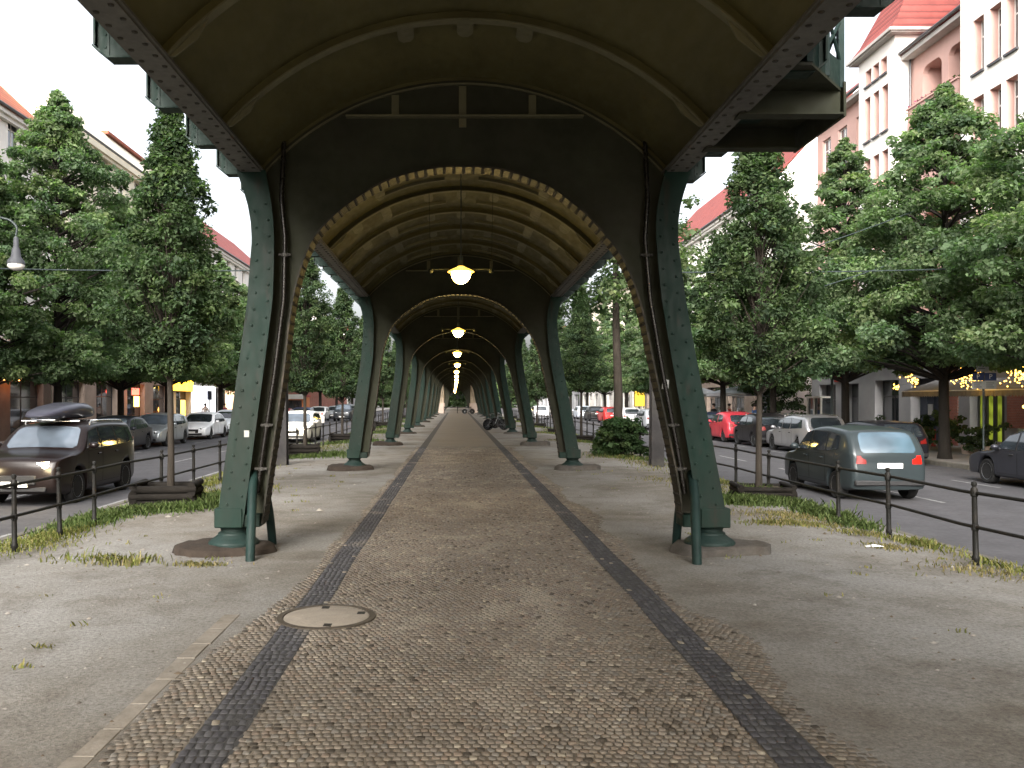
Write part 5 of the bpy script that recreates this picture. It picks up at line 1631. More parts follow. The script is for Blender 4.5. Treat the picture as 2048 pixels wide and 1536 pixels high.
# ------------------------------------------------------------------ people
def person(label, loc, rz, top, legs, hair, pose='stand', group=None, bag=False):
    t = thing('person', label, 'person', loc, rz, group)

    def skin(nm, V, E, rad, mat, parent, root_i=0, lev=1):
        me = bpy.data.meshes.new(nm); me.from_pydata(V, E, []); me.materials.append(mat)
        o = link(nm, me, parent)
        md = o.modifiers.new('skin', 'SKIN'); md.use_smooth_shade = True
        for i, s in enumerate(me.skin_vertices[0].data):
            s.radius = rad[i] if isinstance(rad[i], tuple) else (rad[i], rad[i]); s.use_root = (i == root_i)
        ss = o.modifiers.new('subdivision', 'SUBSURF'); ss.levels = lev; ss.render_levels = lev
        return o
    st = .16 if pose == 'walk' else .03
    V = [(0, 0, .95), (0, 0, 1.12), (.01, 0, 1.32), (0, 0, 1.44), (.01, 0, 1.53), (.02, 0, 1.62), (.02, 0, 1.71),
         (0, .09, .90), (st * .7, .10, .50), (st, .10, .08), (st + .14, .11, .04), (0, -.09, .90), (-st * .2, -.10, .50), (-st * 1.3, -.10, .08), (-st * 1.3 + .14, -.11, .04),
         (0, .17, 1.40), (-.03, .23, 1.14), (.06, .24, .92), (.08, .24, .84), (0, -.17, 1.40), (.05, -.23, 1.14), (.16, -.22, .96), (.20, -.21, .90)]
    E = [(0, 1), (1, 2), (2, 3), (3, 4), (4, 5), (5, 6), (0, 7), (7, 8), (8, 9), (9, 10), (0, 11), (11, 12), (12, 13), (13, 14), (3, 15), (15, 16), (16, 17), (17, 18), (3, 19), (19, 20), (20, 21), (21, 22)]
    rad = [.11, .10, (.13, .10), (.09, .08), .055, .085, .075, .085, .055, .04, .03, .085, .055, .04, .03, .055, .042, .032, .03, .055, .042, .032, .03]
    body = skin('body', V, E, rad, M['skin'], t)
    V2 = [V[i] for i in (0, 1, 2, 3, 15, 16, 17, 19, 20, 21)]
    skin('jacket', V2, [(0, 1), (1, 2), (2, 3), (3, 4), (4, 5), (5, 6), (3, 7), (7, 8), (8, 9)], [.14, .135, (.165, .13), (.11, .10), .075, .06, .048, .075, .06, .048], top, t)
    V3 = [V[i] for i in (0, 7, 8, 9, 11, 12, 13)]
    skin('trousers', V3, [(0, 1), (1, 2), (2, 3), (0, 4), (4, 5), (5, 6)], [.125, .10, .072, .058, .10, .072, .058], legs, t)
    m = MB(); m.ball((0, 0, 1.685), .105, 12, 0, (1.05, .95, .92)); m.build('hair', hair, t, 60)
    return t


def at(px, py, d, X=None): return (PX(px, d), d, PAVZ)


GP = 'people on the left pavement'
person('person in a pink jacket standing by the left pavement lime tree', (-17.6, PX(0, 1) * 0 + 64.5, PAVZ), R(60), M['pink_cloth'], M['jeans'], M['hair'], 'walk', GP)
person('person in dark clothes by the warm lit doorway on the left', (-17.9, 68.5, PAVZ), R(20), M['black_cloth'], M['black_cloth'], M['hair'], 'walk', GP)
person('person in a white shirt and dark trousers before the white shop front', (-18.6, 63.0, PAVZ), R(100), M['white_cloth'], M['black_cloth'], M['hair'], 'stand', GP)
GP = 'people at the pavement cafe on the right'
person('person in a blue shirt seen over the small red car', (17.6, 51.0, PAVZ), R(120), M['blue_cloth'], M['jeans'], M['hair'], 'stand', GP)
person('person in white beside the grey parasol on the right pavement', (17.0, 55.0, PAVZ), R(240), M['white_cloth'], M['jeans'], M['hair'], 'stand', GP)
person('person in black near the grey parasol on the right pavement', (17.4, 58.5, PAVZ), R(200), M['black_cloth'], M['jeans'], M['hair'], 'walk', GP)
person('person in a red top near the grey parasol on the right pavement', (17.9, 56.8, PAVZ), R(140), M['redpaint'], M['black_cloth'], M['hair'], 'stand', GP)

# ------------------------------------------------------------------ buildings
def wall_openings(m, xf, s, y0, y1, z0, z1, ops, depth, mi=0, mr=1):
    """facade in the plane x=xf facing s (+1: towards +x) with real openings and reveals; ops = (ya, yb, za, zb)"""
    yb = sorted({y0, y1, *[o[0] for o in ops], *[o[1] for o in ops]}); zb = sorted({z0, z1, *[o[2] for o in ops], *[o[3] for o in ops]})
    yb = [v for v in yb if y0 <= v <= y1]; zb = [v for v in zb if z0 <= v <= z1]
    for a, b in zip(yb[:-1], yb[1:]):
        for c, d in zip(zb[:-1], zb[1:]):
            my, mz = (a + b) / 2, (c + d) / 2
            if any(o[0] < my < o[1] and o[2] < mz < o[3] for o in ops): continue
            m.add([(xf, a, c), (xf, b, c), (xf, b, d), (xf, a, d)], [(0, 1, 2, 3)], mi)
    xi = xf - s * depth
    for a, b, c, d in ops:
        m.add([(xf, a, c), (xi, a, c), (xi, a, d), (xf, a, d)], [(0, 1, 2, 3)], mr)
        m.add([(xf, b, c), (xi, b, c), (xi, b, d), (xf, b, d)], [(0, 1, 2, 3)], mr)
        m.add([(xf, a, d), (xi, a, d), (xi, b, d), (xf, b, d)], [(0, 1, 2, 3)], mr)
        m.add([(xf, a, c), (xi, a, c), (xi, b, c), (xf, b, c)], [(0, 1, 2, 3)], mr)


win_cache = {}


def window(parent, x, y, z, w, h, s, fr='frame', trans=True, pane='winglass'):
    key = (round(w, 2), round(h, 2), fr, trans, pane)
    if key not in win_cache:
        m = MB(); t = .065
        m.box(-.03, .03, -w / 2, -w / 2 + t, 0, h); m.box(-.03, .03, w / 2 - t, w / 2, 0, h); m.box(-.03, .03, -w / 2 + t, w / 2 - t, 0, t); m.box(-.03, .03, -w / 2 + t, w / 2 - t, h - t, h)
        if w > .7: m.box(-.028, .028, -.03, .03, t, h - t)
        if trans and h > 1.1:
            zz = h * .68
            if w > .7: m.box(-.026, .026, -w / 2 + t, -.03, zz, zz + .055); m.box(-.026, .026, .03, w / 2 - t, zz, zz + .055)
            else: m.box(-.026, .026, -w / 2 + t, w / 2 - t, zz, zz + .055)
        p = MB(); p.box(-.008, .008, -w / 2 + .02, w / 2 - .02, .02, h - .02)
        win_cache[key] = (m.mesh('window', M[fr]), p.mesh('pane', M[pane]))
    f, p = win_cache[key]
    o = link('window', f, parent, (x, y, z)); link('pane', p, o)
    return o


def gable_roof(m, xf, s, y0, y1, ze, zr, depth, over=.45, mi=0, th=.14):
    """ridge along y; street slope and back slope; xf facade plane"""
    xa = xf + s * over; xm = xf - s * depth / 2; xb = xf - s * (depth + over)
    sl = (zr - ze) / (depth / 2)
    za = ze - over * sl * .5
    for (p, q) in (((xa, za), (xm, zr)), ((xb, za), (xm, zr))):
        m.add([(p[0], y0, p[1]), (q[0], y0, q[1]), (q[0], y1, q[1]), (p[0], y1, p[1]), (p[0], y0, p[1] - th), (q[0], y0, q[1] - th), (q[0], y1, q[1] - th), (p[0], y1, p[1] - th)],
              [(0, 1, 2, 3), (4, 5, 6, 7), (0, 3, 7, 4), (0, 1, 5, 4), (3, 2, 6, 7)], mi)
    return xa, za


def town_house(label, side, y0, y1, ze, zr, wall, roof, floors, ncol, ww=1.15, wh=1.9, depth=12, xf=22.0, ground='grey_wall', frame='frame', trim=True, sky=0, mansard=None, g_h=4.0, shop=True, plain=False):
    s = 1 if side == 'left' else -1
    x = -xf if side == 'left' else xf
    x += CX
    t = thing('town_house', label, 'building', (x, (y0 + y1) / 2, PAVZ), 0, 'town houses along the street')
    L = (y1 - y0) / 2; ze -= PAVZ; zr -= PAVZ
    fh = (ze - g_h - .5) / floors
    ops = []; wins = []
    for f in range(floors):
        zb = g_h + .45 + f * fh + .75
        for c in range(ncol):
            yc = -L + (c + .5) * 2 * L / ncol
            h = min(wh, fh - 1.0)
            ops.append((yc - ww / 2, yc + ww / 2, zb, zb + h)); wins.append((yc, zb, ww, h))
    gops = []
    if shop:
        ng = max(2, int(ncol * .6))
        for c in range(ng):
            yc = -L + (c + .5) * 2 * L / ng; hw_ = L / ng * .66
            gops.append((yc - hw_, yc + hw_, .25 if c % 3 else .02, 3.1))
    m = MB()
    wall_openings(m, 0, s, -L, L, g_h, ze, ops, .24, 0, 0)
    m.add([(0, -L, 0), (-s * depth, -L, 0), (-s * depth, -L, ze), (-s * depth / 2, -L, zr - .1), (0, -L, ze)], [(0, 1, 2, 3, 4)])
    m.add([(0, L, 0), (-s * depth, L, 0), (-s * depth, L, ze), (-s * depth / 2, L, zr - .1), (0, L, ze)], [(0, 1, 2, 3, 4)])
    m.add([(-s * depth, -L, 0), (-s * depth, L, 0), (-s * depth, L, ze), (-s * depth, -L, ze)], [(0, 1, 2, 3)])
    m.build('wall', M[wall], t)
    m = MB(); wall_openings(m, s * .03, s, -L, L, 0, g_h - .12, gops, .4)
    m.box(*sorted((s * .035, s * .22)), -L, L, g_h - .115, g_h + .10)
    m.build('ground_floor_wall', [M[ground], M[ground]], t)
    for a, b, c, d in gops: window(t, -s * .33, (a + b) / 2, c, b - a, d - c, s, 'framedark', True)
    for yc, zb, w_, h in wins: window(t, -s * .18, yc, zb, w_, h, s, frame)
    if trim:
        m = MB()
        for yc, zb, w_, h in wins: m.box(*sorted((s * .002, s * .09)), yc - w_ / 2 - .08, yc + w_ / 2 + .08, zb - .10, zb - .003)
        m.build('window_sill', M['stone'], t)
        m = MB(); m.box(*sorted((s * .003, s * .40)), -L, L, ze - .55, ze - .22); m.box(*sorted((s * .003, s * .25)), -L, L, ze - .75, ze - .555); m.build('cornice', M[wall], t)
    m = MB()
    if mansard:
        dx, dz = mansard; xa, za = s * .3, ze
        poly = [(s * .12, ze + .01), (-s * dx, ze + dz), (-s * (depth - dx), ze + dz), (-s * depth, ze + .01)]
        m.prism(poly, -L - .02, L + .02)
        r_ = m.build('roof', M[roof], t)
        m = MB(); m.box(*sorted((-s * (dx + .5), -s * (dx - .25))), -L + 2 * L * .52, L + .05, ze + dz + .003, ze + dz + .22); m.build('coping', M['tileorange'], r_)
    else:
        xa, za = gable_roof(m, 0, s, -L, L, ze, zr, depth)
        r_ = m.build('roof', M[roof], t)
    m = MB(); m.tube([(xa + s * .05, -L, za - .04), (xa + s * .05, L, za - .04)], .085, 8); m.build('gutter', M['gutter'], r_)
    rr = random.Random(int(y0))
    for q in range(0 if mansard else 2):
        yy = rr.uniform(-L * .7, L * .7); m = MB(); m.cbox(-s * depth / 2 - .35, -s * depth / 2 + .35, yy - .6, yy + .6, zr - .8, zr + .9, .03); m.build('chimney', M['brick'], r_)
    for q in range(sky):
        yy = -L + (q + .5) * 2 * L / sky; sl = (zr - ze) / (depth / 2)
        m = MB(); xx = -s * depth * .2; zz = ze + sl * depth * .2
        m.add([(xx + s * .5, yy - .45, zz - sl * .5 + .07), (xx - s * .5, yy - .45, zz + sl * .5 + .07), (xx - s * .5, yy + .45, zz + sl * .5 + .07), (xx + s * .5, yy + .45, zz - sl * .5 + .07),
               (xx + s * .5, yy - .45, zz - sl * .5 - .02), (xx - s * .5, yy - .45, zz + sl * .5 - .02), (xx - s * .5, yy + .45, zz + sl * .5 - .02), (xx + s * .5, yy + .45, zz - sl * .5 - .02)],
              [(0, 1, 2, 3), (0, 1, 5, 4), (1, 2, 6, 5), (2, 3, 7, 6), (3, 0, 4, 7)]); m.build('skylight', M['frame'], r_)
    return t, x, s


town_house('white rendered house with an orange tiled roof at the left edge of the picture', 'left', 26, 46.5, 16.2, 22.0, 'white_wall', 'tileorange', 4, 8, ground='brown_wall', sky=5)
tB, xB, sB = town_house('tall cream house rising above the lime trees on the left', 'left', 46.6, 66.2, 17.6, 17.7, 'cream_wall', 'cream_wall', 4, 7, ground='tan_wall', mansard=(1.3, 1.9))
town_house('house with a red roof and skylights just left of the nearest left column', 'left', 66.3, 108, 16.0, 21.6, 'white_wall', 'tile', 4, 14, ground='white_wall', sky=9)
town_house('long red brick building far down the left side', 'left', 112, 172, 13.5, 16.5, 'brick', 'tile', 3, 16, ground='brick', shop=False)
town_house('pale house at the far left end of the street', 'left', 174, 238, 16, 20, 'white_wall', 'tile', 4, 12, ground='grey_wall')
town_house('white house with a red gable roof beyond the gap on the right', 'right', 58.5, 100, 17.2, 24, 'white_wall', 'tile', 4, 12, ground='tan_wall', sky=6)
town_house('grey rendered house farther along the right side', 'right', 102, 150, 17, 21, 'cream_wall', 'slate', 4, 14, ground='white_wall')
town_house('pale house at the far right end of the street', 'right', 152, 238, 16.5, 20.5, 'white_wall', 'tile', 4, 16, ground='grey_wall')

# the white and pink house on the right ---------------------------------------
XR, XBAY = 22.0 + CX, 21.2 + CX
hb = thing('corner_house', 'white and pink apartment house with a hipped red tiled tower bay and deep loggias', 'building', (XR, 40, PAVZ))
Y = lambda y: y - 40
Z = lambda z: z - PAVZ
XO = XBAY - XR
H_E = Z(18.7)
s = -1
# recessed wall
sills = [Z(4.6), Z(8.3), Z(12.0), Z(15.2)]
ops = []; wins = []
logs = []
for zb in sills:
    for yc in (37.6, 39.7):
        logs.append((Y(yc) - .80, Y(yc) + .80, zb + .45, zb + 2.35))
    for yc, w_ in ((46.7, 1.1), (48.9, 1.1), (51.0, 1.1), (28.0, 1.1), (29.8, 1.1)):
        ops.append((Y(yc) - w_ / 2, Y(yc) + w_ / 2, zb, zb + 2.2)); wins.append((Y(yc), zb, w_, 2.2))
m = MB()
wall_openings(m, 0, s, Y(36.1), Y(41.5), Z(4.0), H_E, logs, 1.5)
wall_openings(m, 0, s, Y(45.2), Y(52.3), Z(4.0), H_E, [o for o in ops if o[0] > Y(45.2)], .22)
wall_openings(m, 0, s, Y(26), Y(31.2), Z(4.0), H_E, [o for o in ops if o[1] < Y(31.2)], .22)
m.add([(0, Y(52.3), 0), (12, Y(52.3), 0), (12, Y(52.3), H_E), (6, Y(52.3), H_E + 5), (0, Y(52.3), H_E)], [(0, 1, 2, 3, 4)])
m.add([(0, Y(26), 0), (12, Y(26), 0), (12, Y(26), H_E), (6, Y(26), H_E + 5), (0, Y(26), H_E)], [(0, 1, 2, 3, 4)])
m.build('pink_wall', [M['pink_wall'], M['pink_wall']], hb)
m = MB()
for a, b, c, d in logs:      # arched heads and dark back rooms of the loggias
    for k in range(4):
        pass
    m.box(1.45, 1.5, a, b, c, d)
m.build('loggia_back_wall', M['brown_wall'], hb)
m = MB()
for a, b, c, d in logs:
    r0 = .42
    for (ya, sg) in ((a, 1), (b, -1)):
        pts = [(ya, d)] + [(ya + sg * (r0 - r0 * math.cos(q)), d - r0 + r0 * math.sin(q)) for q in np.linspace(0, math.pi / 2, 6)]
        m.prism(pts, .002, .25, 'x')
m.build('loggia_arch', M['pink_wall'], hb)
for zb in sills:
    m = MB()
    m.box(-.55, -.003, Y(36.7), Y(40.8), zb - .55, zb + .42)
    m.box(-.62, -.003, Y(36.65), Y(40.85), zb + .421, zb + .50)
    pz = m.build('balcony', M['pink_wall'], hb)
cs, rs, ts, ct = [], [], [], []
g = random.Random(2)
for zb in sills:
    for k in range(16):
        cs.append((-.42, Y(36.9 + 3.7 * k / 15), zb + .58)); rs.append(.20); ts.append([(.05, .09, .03), (.30, .05, .14), (.06, .10, .03), (.35, .10, .25)][k % 4]); ct.append(26)
V, f, sz, tt = leaves(71, cs, rs, ct, .09, ts); link('window_box_flowers', np_mesh('window_box_flowers', V, f, sz, M['leaf'], tt), pz)
# projecting bays in white
m = MB(); bw = []
bay_sills = sills + [Z(18.6)]
bops = []
for zb in bay_sills:
    for yc in (32.75, 33.75, 34.85):
        bops.append((Y(yc) - .36, Y(yc) + .36, zb, zb + 2.2)); bw.append((Y(yc), zb, .72, 2.2))
wall_openings(m, XO, s, Y(31.0), Y(36.1), Z(4.0), Z(21.6), bops, .42)
tops = []
for zb in sills:
    for yc in (42.45, 43.35, 44.25):
        tops.append((Y(yc) - .31, Y(yc) + .31, zb, zb + 2.25)); bw.append((Y(yc), zb, .62, 2.25))
for yc in (42.55, 43.35, 44.15):
    tops.append((Y(yc) - .30, Y(yc) + .30, Z(18.05), Z(18.85))); bw.append((Y(yc), Z(18.05), .60, .80))
wall_openings(m, XO, s, Y(41.5), Y(45.2), Z(4.0), Z(19.55), tops, .42)
for yy, zt in ((31.0, 21.6), (36.1, 21.6), (41.5, 19.55), (45.2, 19.55)):
    x1 = 0 if yy > 36 and yy < 46 else .4
    m.add([(XO, Y(yy), Z(4.0)), (2.5, Y(yy), Z(4.0)), (2.5, Y(yy), Z(zt)), (XO, Y(yy), Z(zt))], [(0, 1, 2, 3)])
m.add([(XO, Y(31.0), Z(4.0)), (0, Y(31.0), Z(4.0)), (0, Y(36.1), Z(4.0)), (XO, Y(36.1), Z(4.0))], [(0, 1, 2, 3)])
m.add([(XO, Y(41.5), Z(4.0)), (0, Y(41.5), Z(4.0)), (0, Y(45.2), Z(4.0)), (XO, Y(45.2), Z(4.0))], [(0, 1, 2, 3)])
m.build('white_bay', [M['white_wall'], M['pink_wall']], hb)
m = MB()
for yc, zb, w_, h in bw: m.box(XO - .10, XO - .003, yc - w_ / 2 - .05, yc + w_ / 2 + .05, zb - .09, zb - .003)
m.build('window_sill', M['framedark'], hb)
for yc, zb, w_, h in bw: window(hb, XO + .36, yc, zb, w_, h, s)
for yc, zb, w_, h in wins: window(hb, .17, yc, zb, w_, h, s)
# roofs
m = MB(); ye = lambda z: z
zt = Z(19.72); ov = .42
x0, x1, ya, yb_ = XO - ov, 4.2, Y(41.5) - ov, Y(45.2) + ov
ap0, ap1 = (1.9, Y(43.0), zt + 6.0), (1.9, Y(43.7), zt + 6.0)
def hip(m, x0, x1, ya, yb_, zt, ap0, ap1):
    kx, kz = .22, .34       # slight flare at the eave
    c = [(x0, ya, zt), (x0, yb_, zt), (x1, yb_, zt), (x1, ya, zt)]
    i_ = []
    for p, a in zip(c, (ap0, ap1, ap1, ap0)): i_.append(tuple(p[q] + (a[q] - p[q]) * (.16 if q < 2 else .11) for q in range(3)))
    vs = c + i_ + [ap0, ap1]
    m.add(vs, [(0, 1, 5, 4), (1, 2, 6, 5), (2, 3, 7, 6), (3, 0, 4, 7), (4, 5, 9, 8), (5, 6, 9), (6, 7, 8, 9), (7, 4, 8)])
hip(m, x0, x1, ya, yb_, zt, ap0, ap1)
r_ = m.build('tower_roof', M['tile'], hb)
m = MB(); m.box(x0 + .04, x1, ya + .04, yb_ - .04, zt - .19, zt - .01); m.box(x0 - .06, x0 + .035, ya - .06, yb_ + .06, zt - .12, zt + .02); m.box(x0 + .036, x1, ya - .06, ya + .035, zt - .12, zt + .02); m.build('eave', M['eave'], r_)
m = MB(); x0, ya, yb_ = XO - ov, Y(31.0) - ov, Y(36.1) + ov
hip(m, x0, 4.5, ya, yb_, Z(21.75), (2.2, Y(33.2), Z(27)), (2.2, Y(33.9), Z(27)))
m.build('bay_roof', M['tile'], hb)
m = MB(); m.box(x0 + .03, 4.5, ya + .03, yb_ - .03, Z(21.58), Z(21.74)); m.build('eave', M['eave'], hb)
for a, b in ((26, 31.0), (36.1, 41.5), (45.2, 52.3)):
    m = MB()
    m.add([(-.55, Y(a), H_E - .05), (6, Y(a), H_E + 5.4), (6, Y(b), H_E + 5.4), (-.55, Y(b), H_E - .05), (-.55, Y(a), H_E - .2), (6, Y(a), H_E + 5.2), (6, Y(b), H_E + 5.2), (-.55, Y(b), H_E - .2)], [(0, 1, 2, 3), (4, 5, 6, 7), (0, 3, 7, 4), (0, 1, 5, 4), (3, 2, 6, 7)])
    m.add([(6, Y(a), H_E + 5.4), (12.4, Y(a), H_E), (12.4, Y(b), H_E), (6, Y(b), H_E + 5.4)], [(0, 1, 2, 3)])
    rf = m.build('main_roof', M['tile'], hb)
    m = MB(); m.box(-.50, .0, Y(a), Y(b), H_E - .42, H_E - .21); m.build('eave', M['eave'], rf)
    m = MB(); m.tube([(-.60, Y(a) + .05, H_E - .10), (-.60, Y(b) - .05, H_E - .10)], .08, 8); m.build('gutter', M['gutter'], rf)
m = MB(); m.tube([(-.12, Y(41.38), H_E - .3), (-.12, Y(41.38), Z(4.2))], .055, 8); m.tube([(-.12, Y(45.35), H_E - .3), (-.12, Y(45.35), Z(4.2))], .055, 8); m.build('downpipe', M['gutter'], hb)
# ground floor: shop fronts with deep door
m = MB()
gf = [(Y(27.2), Y(29.9), .3, 2.9), (Y(30.6), Y(33.1), .3, 2.9), (Y(33.9), Y(36.2), .3, 2.9), (Y(38.4), Y(40.9), .02, 3.0), (Y(42.0), Y(44.4), .4, 3.0), (Y(46.2), Y(47.9), .4, 2.9), (Y(49.0), Y(51.2), .05, 2.9)]
wall_openings(m, -.35, s, Y(26), Y(52.3), 0, Z(4.0) - .02, gf, .5)
m.add([(-.35, Y(52.3), 0), (0, Y(52.3), 0), (0, Y(52.3), Z(3.98)), (-.35, Y(52.3), Z(3.98))], [(0, 1, 2, 3)])
m.box(-.62, 0, Y(26), Y(52.3), Z(3.985), Z(4.16))
m.build('ground_floor_wall', [M['grey_wall'], M['grey_wall']], hb)
m = MB(); m.box(-.385, -.355, Y(37.0), Y(38.2), .02, 3.4); m.build('brick_pillar', M['brick'], hb); m = MB(); m.box(-.385, -.355, Y(32.2), Y(33.7), .9, 2.6); m.build('brick_pillar', M['brick'], hb)
m = MB(); m.box(.10, .14, Y(38.4), Y(40.9), .02, 3.0)
for k in range(1, 4): m.box(.06, .10, Y(38.4) + k * .62 - .03, Y(38.4) + k * .62 + .03, .02, 2.3)
m.box(.05, .10, Y(38.4), Y(40.9), 2.3, 2.38); m.box(.055, .09, Y(39.75), Y(40.15), 1.3, 1.8, 1); m.build('entrance_door', [M['bluedoor'], M['greysign']], hb)
for a, b, c, d in gf[4:]: window(hb, .1, (a + b) / 2, c, b - a, d - c, s, 'framedark')
gw = emit('green_lit_shop_window', (.36, .44, .04), .20, .75, 2.0)
for a, b, c, d in gf[1:3]:
    m = MB(); m.box(.05, .08, a, b, c, d); lw = m.build('lit_shop_window', gw, hb)
    m = MB()
    nb = 4
    for k in range(nb + 1):
        yy = a + (b - a) * k / nb; m.box(-.02, .045, yy - .10, yy + .10, c, d)
    m.box(-.015, .044, a, b, d - .5, d); m.build('window_frame', M['framedark'], lw)
window(hb, .05, (gf[0][0] + gf[0][1]) / 2, gf[0][2], gf[0][1] - gf[0][0], gf[0][3] - gf[0][2], s, 'framedark')
# restaurant awning, lamps and fairy lights
aw = thing('awning', 'long grey awning with a scalloped edge over the green lit restaurant windows', 'awning', (XBAY - .05, 32.2, PAVZ))
m = MB(); x0, x1 = -.25, -1.75
m.add([(x0, -5.2, 2.85), (x0, 5.2, 2.85), (x1, 5.2, 2.36), (x1, -5.2, 2.36), (x0, -5.2, 2.82), (x0, 5.2, 2.82), (x1, 5.2, 2.33), (x1, -5.2, 2.33)], [(0, 1, 2, 3), (4, 5, 6, 7), (0, 3, 7, 4), (1, 2, 6, 5)])
m.build('canopy', M['awning'], aw)
m = MB(); n = 60
for k in range(n):
    ya = -5.2 + 10.4 * k / n; yb_ = -5.2 + 10.4 * (k + 1) / n - .012
    m.prism([(ya, 2.335), (yb_, 2.335), (yb_, 2.16), ((ya + yb_) / 2, 2.11), (ya, 2.16)], x1 - .008, x1 + .008, 'x')
m.build('valance', M['awning'], aw)
m = MB(); m.tube([(x1 + .02, -5.2, 2.35), (x1 + .02, 5.2, 2.35)], .03, 8); m.build('front_bar', M['frame'], aw)
fairy = emit('fairy_light_bulb', (1, .52, .08), 3.2)
rr = random.Random(14)
for lb, blobs in (('string of yellow fairy lights glowing left of the dark trunk above the awning', [(31.6, 2.55, .5), (31.2, 2.8, .4), (30.9, 2.45, .3)]), ('dense cluster of yellow fairy lights just right of the dark trunk', [(28.3, 2.5, .45), (28.0, 2.65, .35), (28.6, 2.6, .3), (27.6, 2.8, .25)]),
                  ('small string of yellow fairy lights at the right edge of the picture', [(25.6, 2.5, .4), (25.2, 2.7, .3)]), ('small cluster of yellow fairy lights above the slate blue door', [(35.3, 2.8, .3), (35.0, 2.5, .2), (36.4, 2.3, .15)])):
    t = thing('fairy_lights', lb, 'fairy lights', (18.55, blobs[0][0], PAVZ), 0, 'fairy lights above the awning')
    m = MB(); pts = []
    for (y, z, r_) in blobs:
        for k in range(int(110 * r_)):
            p = (rr.gauss(0, r_ * .5), y - blobs[0][0] + rr.gauss(0, r_ * .55), z + .25 + rr.gauss(0, r_ * .42)); pts.append(p); m.ball(p, .026, 6)
    m.build('bulbs', fairy, t)
    m = MB(); m.tube(pts, .004, 4); m.build('wire', M['lampiron'], t)
    L = bpy.data.lights.new('fairy_glow', 'POINT'); L.energy = .7; L.color = (1, .6, .15); L.shadow_soft_size = .4; link('fairy_glow', L, t, (0, 0, blobs[0][1] + .25))
cs, rs, ts, ct = [], [], [], []
g = random.Random(6)
hd = thing('hedge', 'dark green hedge of potted plants before the restaurant windows', 'hedge', (18.6, 32, PAVZ))
for k in range(120):
    y = g.uniform(-2.2, 5.5); cs.append((g.uniform(-.4, .4), y, g.uniform(.2, 1.25 + .35 * math.sin(y * 1.3)))); rs.append(.22); ts.append(shade(LIME[g.randrange(5)], .4, .8, g)); ct.append(40)
V, f, sz, tt = leaves(72, cs, rs, ct, .12, ts); link('foliage', np_mesh('foliage', V, f, sz, M['leaf'], tt), hd)
m = MB()
for k in range(6): m.lathe([(.16, 0), (.22, .34), (.20, .35), (1e-6, .33)], 12, (0, -1.9 + k * 1.4, 0))
m.build('pots', M['tan_wall'], hd, 40)
for y, lb in ((30.3, 'small warm lamp hanging under the awning before the left green window'), (26.9, 'small warm lamp hanging under the awning before the right green window')):
    t = thing('pendant_lamp', lb, 'lamp', (19.9, y, PAVZ + 1.75), 0, 'small lamps under the awning')
    m = MB(); m.ball((0, 0, 0), .06, 10); m.build('bulb', fairy, t, 60); m = MB(); m.tube([(0, 0, .06), (0, 0, .62)], .008, 5); m.build('cable', M['lampiron'], t)

# sign group with two parking signs at the right pavement
def text_mesh(body, size, mat, name='lettering'):
    cu = bpy.data.curves.new('t', 'FONT'); cu.body = body; cu.size = size; cu.align_x = 'CENTER'; cu.align_y = 'CENTER'; cu.extrude = .002
    o = bpy.data.objects.new('t', cu); COL.objects.link(o)
    dg = bpy.context.evaluated_depsgraph_get(); me = bpy.data.meshes.new_from_object(o.evaluated_get(dg))
    bpy.data.objects.remove(o); bpy.data.curves.remove(cu)
    me.name = name; me.materials.clear(); me.materials.append(mat)
    return me


d = 25.6; sx = PX(1967, d)
t = thing('parking_sign', 'pole with two blue parking signs over pale plates on the right pavement', 'sign', (sx, d, PAVZ))
zc = lambda py: PZ(py, d) - PAVZ
u = d / F
m = MB(); m.tube([(0, 0, -.1), (0, 0, zc(715) + .1)], .03, 10); m.build('pole', M['lampiron'], t, 40)
for px in (1954, 1979):
    x = (px - 1967) * u
    m = MB(); m.cbox(x - 11.5 * u, x + 11.5 * u, -.055, -.04, zc(761), zc(746), .004); sg = m.build('blue_sign', M['bluesign'], t)
    o = link('letter', text_mesh('P', .20, M['frame']), sg, (x, -.058, (zc(761) + zc(746)) / 2)); o.rotation_euler = (R(90), 0, 0)
    m = MB(); m.cbox(x - 12.5 * u, x + 12 * u, -.055, -.04, zc(778), zc(762), .004)
    sg = m.build('text_plate', M['greysign'], t)
    m = MB()
    for k in range(3): zz = zc(766 + 4 * k); m.box(x - 9 * u, x + (7 - 3 * (k % 2)) * u, -.058, -.0555, zz - .01, zz + .01)
    m.build('text_lines', M['ink'], sg)
m = MB(); x = (1963 - 1967) * u; m.cbox(x - 12.5 * u, x + 12.5 * u, -.055, -.04, zc(744), zc(716), .004); sg = m.build('text_plate', M['greysign'], t)
m = MB()
for k in range(4): zz = zc(722 + 5 * k); m.box(x - 9 * u, x + (8 - 3 * (k % 2)) * u, -.058, -.0555, zz - .01, zz + .01)
m.build('text_lines', M['ink'], sg)
t = thing('road_sign_post', 'thin dark sign pole on the right pavement left of the slate blue door', 'pole', (16.0, 36.9, PAVZ))
m = MB(); m.tube([(0, 0, -.1), (0, 0, 4.6)], .055, 10); m.build('pole', M['lampiron'], t, 40); m = MB(); m.lathe([(.09, 0), (.09, .7), (.06, .8)], 12); m.build('base', M['lampiron'], t, 40)

